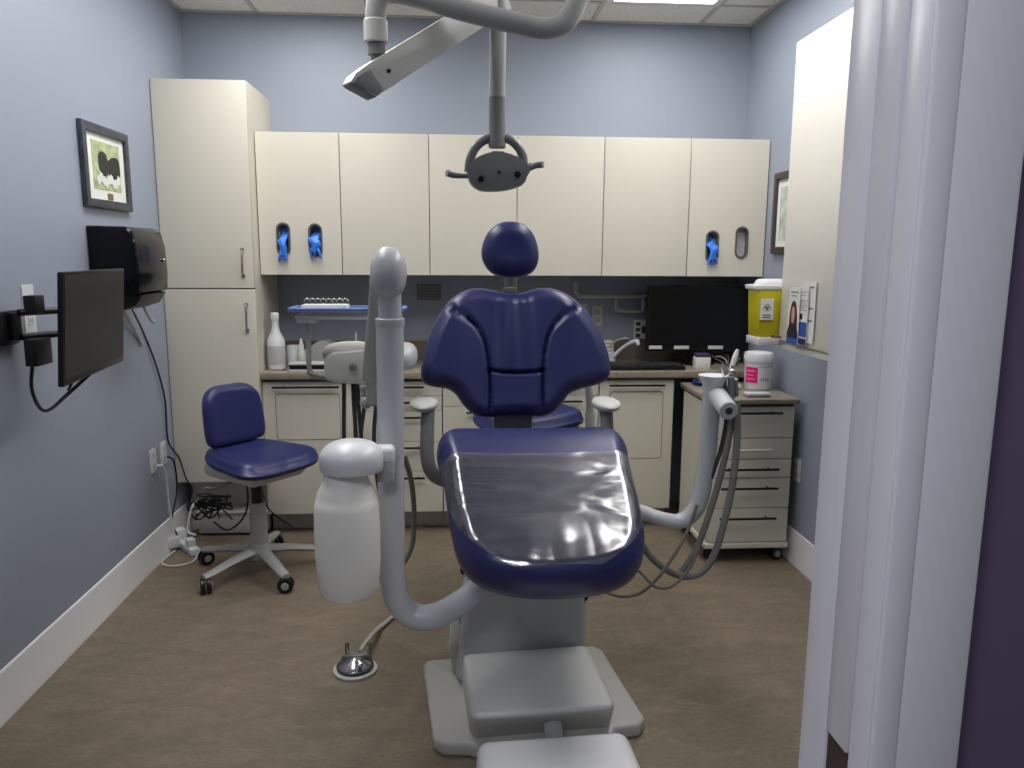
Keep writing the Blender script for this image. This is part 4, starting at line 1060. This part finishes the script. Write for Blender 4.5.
# hoses from the head
for k, (u, ue) in enumerate(((344, 344), (353, 356), (357, 361), (366, 361), (377, 374))):
    MB().tube([at(u, 383, 2.76), at(u+(ue-u)*.3, 405, 2.75), at(ue, 435, 2.75), at(ue+2, 470, 2.76), at(ue+8, 500, 2.78), at(ue+20, 505, 2.78)], .0075, n=8, sub=5).build('hose', HOSED, du)
MB().cyl(at(366, 400, 2.66), at(364, 386, 2.66), .012, .017).ball(at(366, 402, 2.66), .022, sc=(1, 1, 1.1)).build('handpiece_holder', GREYP, du)
MB().tube([at(404, 455, 2.4), at(411, 480, 2.45), at(414, 510, 2.5), at(412, 545, 2.5), at(400, 565, 2.45), at(380, 560, 2.4)], .009, n=8).build('hose', RUBBER, du)
# water bottle housing
by = 2.02
hp = at(352, 478, by); top = at(350, 436, by)
hz0 = at(352, 470, by).z; hz1 = at(352, 457, by).z; hz2 = at(352, 440, by).z; hx = at(352, 470, by).x
prof_h = [(.070, hz0), (.080, hz0+.001), (.083, hz0+.006), (.084, hz1)]+[(.084*cos(a)**.8, hz1+(hz2-hz1)*sin(a)) for a in [i*PI/2/10 for i in range(1, 10)]]+[(.004, hz2)]
MB().lathe(prof_h, c=(hx, by, 0), n=40).box((hx+.03, by+.01, hz0+.004), (hx+.11, by+.07, hz1+.02), .012).build('bottle_housing', WHITE, du, ang=60)
q0 = at(378, 481, by+.03); q1 = at(386, 458, by+.03); MB().box((q0.x, by+.01, q0.z), (q1.x+.02, by+.10, q1.z), .006).build('clamp', GREYP, du)
bc = at(347, 520, by); kk = by*1.02/CF
def R_(px): return px*kk
zz = lambda v: at(347, v, by).z
prf = [(R_(20), zz(593)), (R_(27), zz(592)), (R_(30), zz(587)), (R_(30.3), zz(577)), (R_(31.5), zz(573)), (R_(32.5), zz(560)), (R_(33), zz(530)), (R_(32), zz(505)), (R_(30.5), zz(499)), (R_(29.5), zz(498)), (R_(29), zz(493)), (R_(24), zz(483)), (R_(22), zz(479)), (R_(22), zz(468))]
MB().lathe([(r, z) for r, z in prf], c=(bc.x, by, 0), n=44).build('water_bottle', BOTTLE, du)
# instrument tray (rests on the holder)
zt2 = zt_+.002
t = thing('instrument_tray', 'flat tray with a blue rim held above the delivery unit', 'tray', ((x0+x1)/2, 2.79, zt2))
MB().prism(rrect(x0-.01, 2.725, x1, 2.865, .02), .006, M=TR(0, 0, zt2)).build('base', WHITE, t)
MB().prism(rrect(x0-.022, 2.715, x1+.008, 2.875, .025), .010, [rrect(x0-.010, 2.727, x1-.004, 2.863, .02)[::-1]], M=TR(0, 0, zt2+.004), bev=.002).build('rim', TRAYB, t)
t = thing('instrument_cassette', 'row of ringed instruments in a white cassette on the blue rimmed tray', 'cassette', (x0+.1, 2.8, zt2))
cx_0, cx_1 = at(304, 300, 2.84).x, at(349, 300, 2.84).x
MB().box((cx_0, 2.78, zt2+.006), (cx_1, 2.855, zt2+.022), .004).build('base', WHITE, t)
for k in range(8):
    xx = cx_0+.012+(cx_1-cx_0-.024)*k/7
    MB().tube([(xx+.011*cos(a), 2.83, zt2+.029+.012*sin(a)) for a in [i*PI/6 for i in range(13)]], .0025, n=6, smooth=False).build('ring', STEEL, t)
t = thing('sterile_bottle', 'blurred dark instrument pack leaning at the back right of the tray', 'pack', (x1-.05, 2.88, zt2)) if False else None

# foot pedal
fp = Vector((-.385, 2.66, 0))
t = thing('foot_pedal', 'round chrome foot control on the floor left of the chair', 'foot pedal', tuple(fp))
MB().lathe([(.078, 0), (.080, .004), (.079, .010), (.066, .013)], c=fp, n=40).build('base_ring', GREYB, t)
MB().lathe([(.066, .010), (.067, .022), (.060, .026)], c=fp, n=40).build('collar', mat('dark_rubber', (46, 48, 50), .4), t)
MB().lathe([(.060, .024), (.058, .028), (.010, .052), (.0, .054)], c=fp+Vector((0, -.004, 0)), n=40).build('dome', CHROME, t)
MB().box((-.055, .035, .012), (.055, .072, .04), .008, M=TR(*fp)).build('rear_block', GREYD, t)
for dx in (-.035, .045): MB().cyl(fp+Vector((dx, .05, .035)), fp+Vector((dx, .05, .085)), .008, bev=.002).build('guide_post', STEEL, t)
MB().tube([fp+Vector((.01, .06, .04)), atz(372, 640, .02)+Vector((0, 0, .02)), atz(383, 625, .012), atz(400, 613, .012), atz(430, 606, .012), atz(465, 602, .012)], .010, n=10).build('hose', mat('pale_grey_hose', (168, 164, 156), .45), t)

# ------------------------------------------------------------------ assistant arm on the right
AY = 2.72
aa = thing('assistant_arm', 'grey assistant arm with hoses curving up on the right of the chair', 'assistant arm', (.85, AY, .6))
MB().tube([at(600, 497, 2.75), at(640, 511, 2.74), at(662, 519, AY), at(681, 521, AY), at(695, 510, AY), at(702, 490, AY), at(707, 455, AY), at(710, 420, AY), at(712, 392, AY)], .029, n=22, sub=7, rs=[.024, .025, .027, .029, .031, .032, .032, .033, .035]).build('arm', TUBEM, aa)
p = at(712.5, 392, AY); MB().lathe([(.033, 0), (.038, .03), (.052, .058), (.053, .062), (.047, .062), (.03, .05)], c=p, n=32).build('arm_cup', WHITE, aa)
e0 = at(714, 392, AY+.02); e1 = at(729, 411, AY-.16)
MB().cyl(e0, e1, .036, .033, n=28, bev=.003).build('barrel', TUBEM, aa)
d_ = (e1-e0).normalized(); MB().cyl(e1-d_*.004, e1+d_*.002, .013, n=20).build('barrel_hole', mat('dark_hole', (52, 52, 50), .5), aa)
MB().box(at(722, 398, AY+.02), at(734, 384, AY+.06), .006).cyl(at(724, 396, AY), at(724, 377, AY), .010).cyl(at(731, 400, AY-.02), at(731, 377, AY-.02), .012).cyl(at(736, 396, AY), at(735, 380, AY), .010).build('holder', GREYD, aa)
MB().cyl(at(731, 378, AY), at(733, 366, AY), .010, .006).cyl(at(725, 378, AY), at(722, 365, AY), .008, .005).ball(at(732, 372, AY), .014).build('suction_tip', CHROME, aa)
hoses = [
 ([(737, 400), (737, 440), (733, 480), (726, 515), (714, 555), (700, 573), (682, 576), (664, 568), (650, 556), (642, 544)], .013, RUBBER),
 ([(731, 405), (730, 430), (722, 470), (712, 505), (700, 540), (688, 563), (675, 574), (655, 560), (640, 545)], .012, RUBBER),
 ([(728, 410), (722, 445), (711, 478)], .008, HOSED),
 ([(697, 505), (688, 530), (676, 552), (660, 575), (642, 592), (620, 596), (598, 588)], .0065, RUBBER),
 ([(700, 545), (690, 568), (672, 586), (656, 587), (643, 575), (634, 566)], .005, RUBBER)]
for k, (pts, r, m_) in enumerate(hoses):
    MB().tube([at(u, v, AY-.06+.02*k if k < 3 else AY-.1) for u, v in pts], r, n=10, sub=6).build('hose', m_, aa)

# ------------------------------------------------------------------ overhead light
LY = 2.5
ol_ = thing('dental_lamp', 'grey overhead dental lamp on jointed arms hanging from the ceiling', 'lamp', (.40, 2.4, ZH))
ta = [at(375.5, 30, 2.42), at(376, 12, 2.42), at(380, -3, 2.42), at(394, -8, 2.42), at(425, -1, 2.42), at(470, 12, 2.42), at(520, 24, 2.42), at(547, 28.5, 2.42), at(566, 21, 2.42), at(577, 2, 2.42), at(584, -30, 2.42)]
ta.append(Vector((ta[-1].x+.01, 2.42, ZH-.02)))
# keep the first arm's left elbow below the ceiling
MB().tube(ta, .0305, n=24, sub=8).build('main_arm', GREYP, ol_)
MB().cyl((ta[-1].x, 2.42, ZH-.03), (ta[-1].x, 2.42, ZH-.001), .09, bev=.006).build('ceiling_mount', WHITE, ol_)
MB().cyl(at(376, 43, 2.42), at(375.5, 20, 2.42), .035, bev=.003).build('joint_sleeve', OFFW, ol_)
MB().cyl(at(376.5, 55, 2.42), at(376.2, 42, 2.42), .025).cyl(at(377, 80, 2.42), at(376.6, 54, 2.42), .017).build('joint_pin', GREYD, ol_)
# flat spring arm
p0 = at(362, 82, 2.38); p1 = at(500, -2, 2.62)
dr = (p1-p0).normalized(); up = Vector((0, 0, 1)); sd = dr.cross(up).normalized(); u2 = sd.cross(dr)
Mx = Matrix(((dr.x, u2.x, sd.x, p0.x), (dr.y, u2.y, sd.y, p0.y), (dr.z, u2.z, sd.z, p0.z), (0, 0, 0, 1)))
Ls = (p1-p0).length
MB().prism([(-.045, .018), (-.02, .03), (.03, .034), (Ls, .036), (Ls, -.042), (.05, -.05), (.0, -.05)], .07, M=Mx @ TR(0, 0, -.035), bev=.012).build('spring_arm', OFFW, ol_)
MB().prism([(-.047, .012), (-.025, .022), (.03, .024), (.035, -.050), (.0, -.052)], .073, M=Mx @ TR(0, 0, -.0365), bev=.008).build('end_cap', GREYD, ol_)
q = p0+dr*.075+sd*.0-u2*.01
MB().cyl(q+sd*.034, q+sd*.039, .006, n=12).cyl(q-sd*.034, q-sd*.039, .006, n=12).build('screw', DARKM, ol_)
# drop tube
LD = 2.60
MB().cyl(at(498.5, -8, LD), at(497, 98, LD), .0265, n=24).build('drop_tube', TUBEM if False else GREYP, ol_)
MB().cyl(at(497, 97, LD), at(497, 148, LD), .0275, n=24, bev=.002).build('swivel', mat('mid_lamp_grey', (118, 120, 118), .35), ol_)
# yoke
yk = [at(u, v, LD) for u, v in ((468.5, 172), (470, 160), (476, 147), (486, 139.5), (497, 138), (509, 139.5), (518, 147), (523, 157), (523.5, 166))]
MB().tube(yk, .0145, n=12, sub=6).build('yoke', LAMPG, ol_)
# lamp head
hp_ = [(470, 175), (471, 168), (478, 161), (489, 156.5), (499, 155.5), (511, 158), (521, 163), (527, 170), (524, 177), (521, 183), (510, 187), (496, 189), (482, 188.5), (473, 183)]
KL = LD/CF*1.05
pts = [((u-498)*KL, (172-v)*KL) for u, v in hp_]
cL = at(498, 172, LD)
MB().prism(spline2(pts, 5), .09, M=TR(cL.x, LD+.045, cL.z) @ XZ, bev=.015).build('lamp_head', LAMPG, ol_, ang=60)
hl = bpy.data.objects['lamp_head']
for u, v, w_, r in ((481, 179, 1, .010), (517.5, 174.5, 1, .010), (499, 172.5, .5, .005)):
    MB().lathe([(r, 0), (r, .003), (r*.6, .004)], M=TR(*at(u, v, LD-.047)) @ Matrix.Rotation(PI/2, 4, 'X'), n=16).build('vent', DARKM, hl)
MB().box((cL.x-.022, LD-.03, cL.z+.045), (cL.x+.02, LD+.03, cL.z+.062), .004).build('top_clip', LAMPG, ol_)
MB().tube([at(474, 176, LD), at(462, 176, LD), at(453, 175, LD), at(447, 173, LD-.01)], .009, n=10, rs=[.008, .008, .010, .011]).build('handle', LAMPG, ol_)
MB().tube([at(524, 170, LD), at(530, 168.5, LD), at(536, 165.5, LD), at(543, 164.5, LD-.01)], .009, n=10, rs=[.008, .008, .010, .011]).build('handle', LAMPG, ol_)
MB().cyl(at(531, 166, LD), at(531, 163, LD), .008).build('knob', OFFW, ol_)

# ------------------------------------------------------------------ world and view
w = bpy.data.worlds.new('world'); SC.world = w; w.use_nodes = True
w.node_tree.nodes['Background'].inputs[0].default_value = (.5, .55, .65, 1); w.node_tree.nodes['Background'].inputs[1].default_value = .05
vs_ = SC.view_settings; vs_.view_transform = 'Standard'; vs_.look = 'None'; vs_.gamma = 1; vs_.use_curve_mapping = False; vs_.exposure = .75
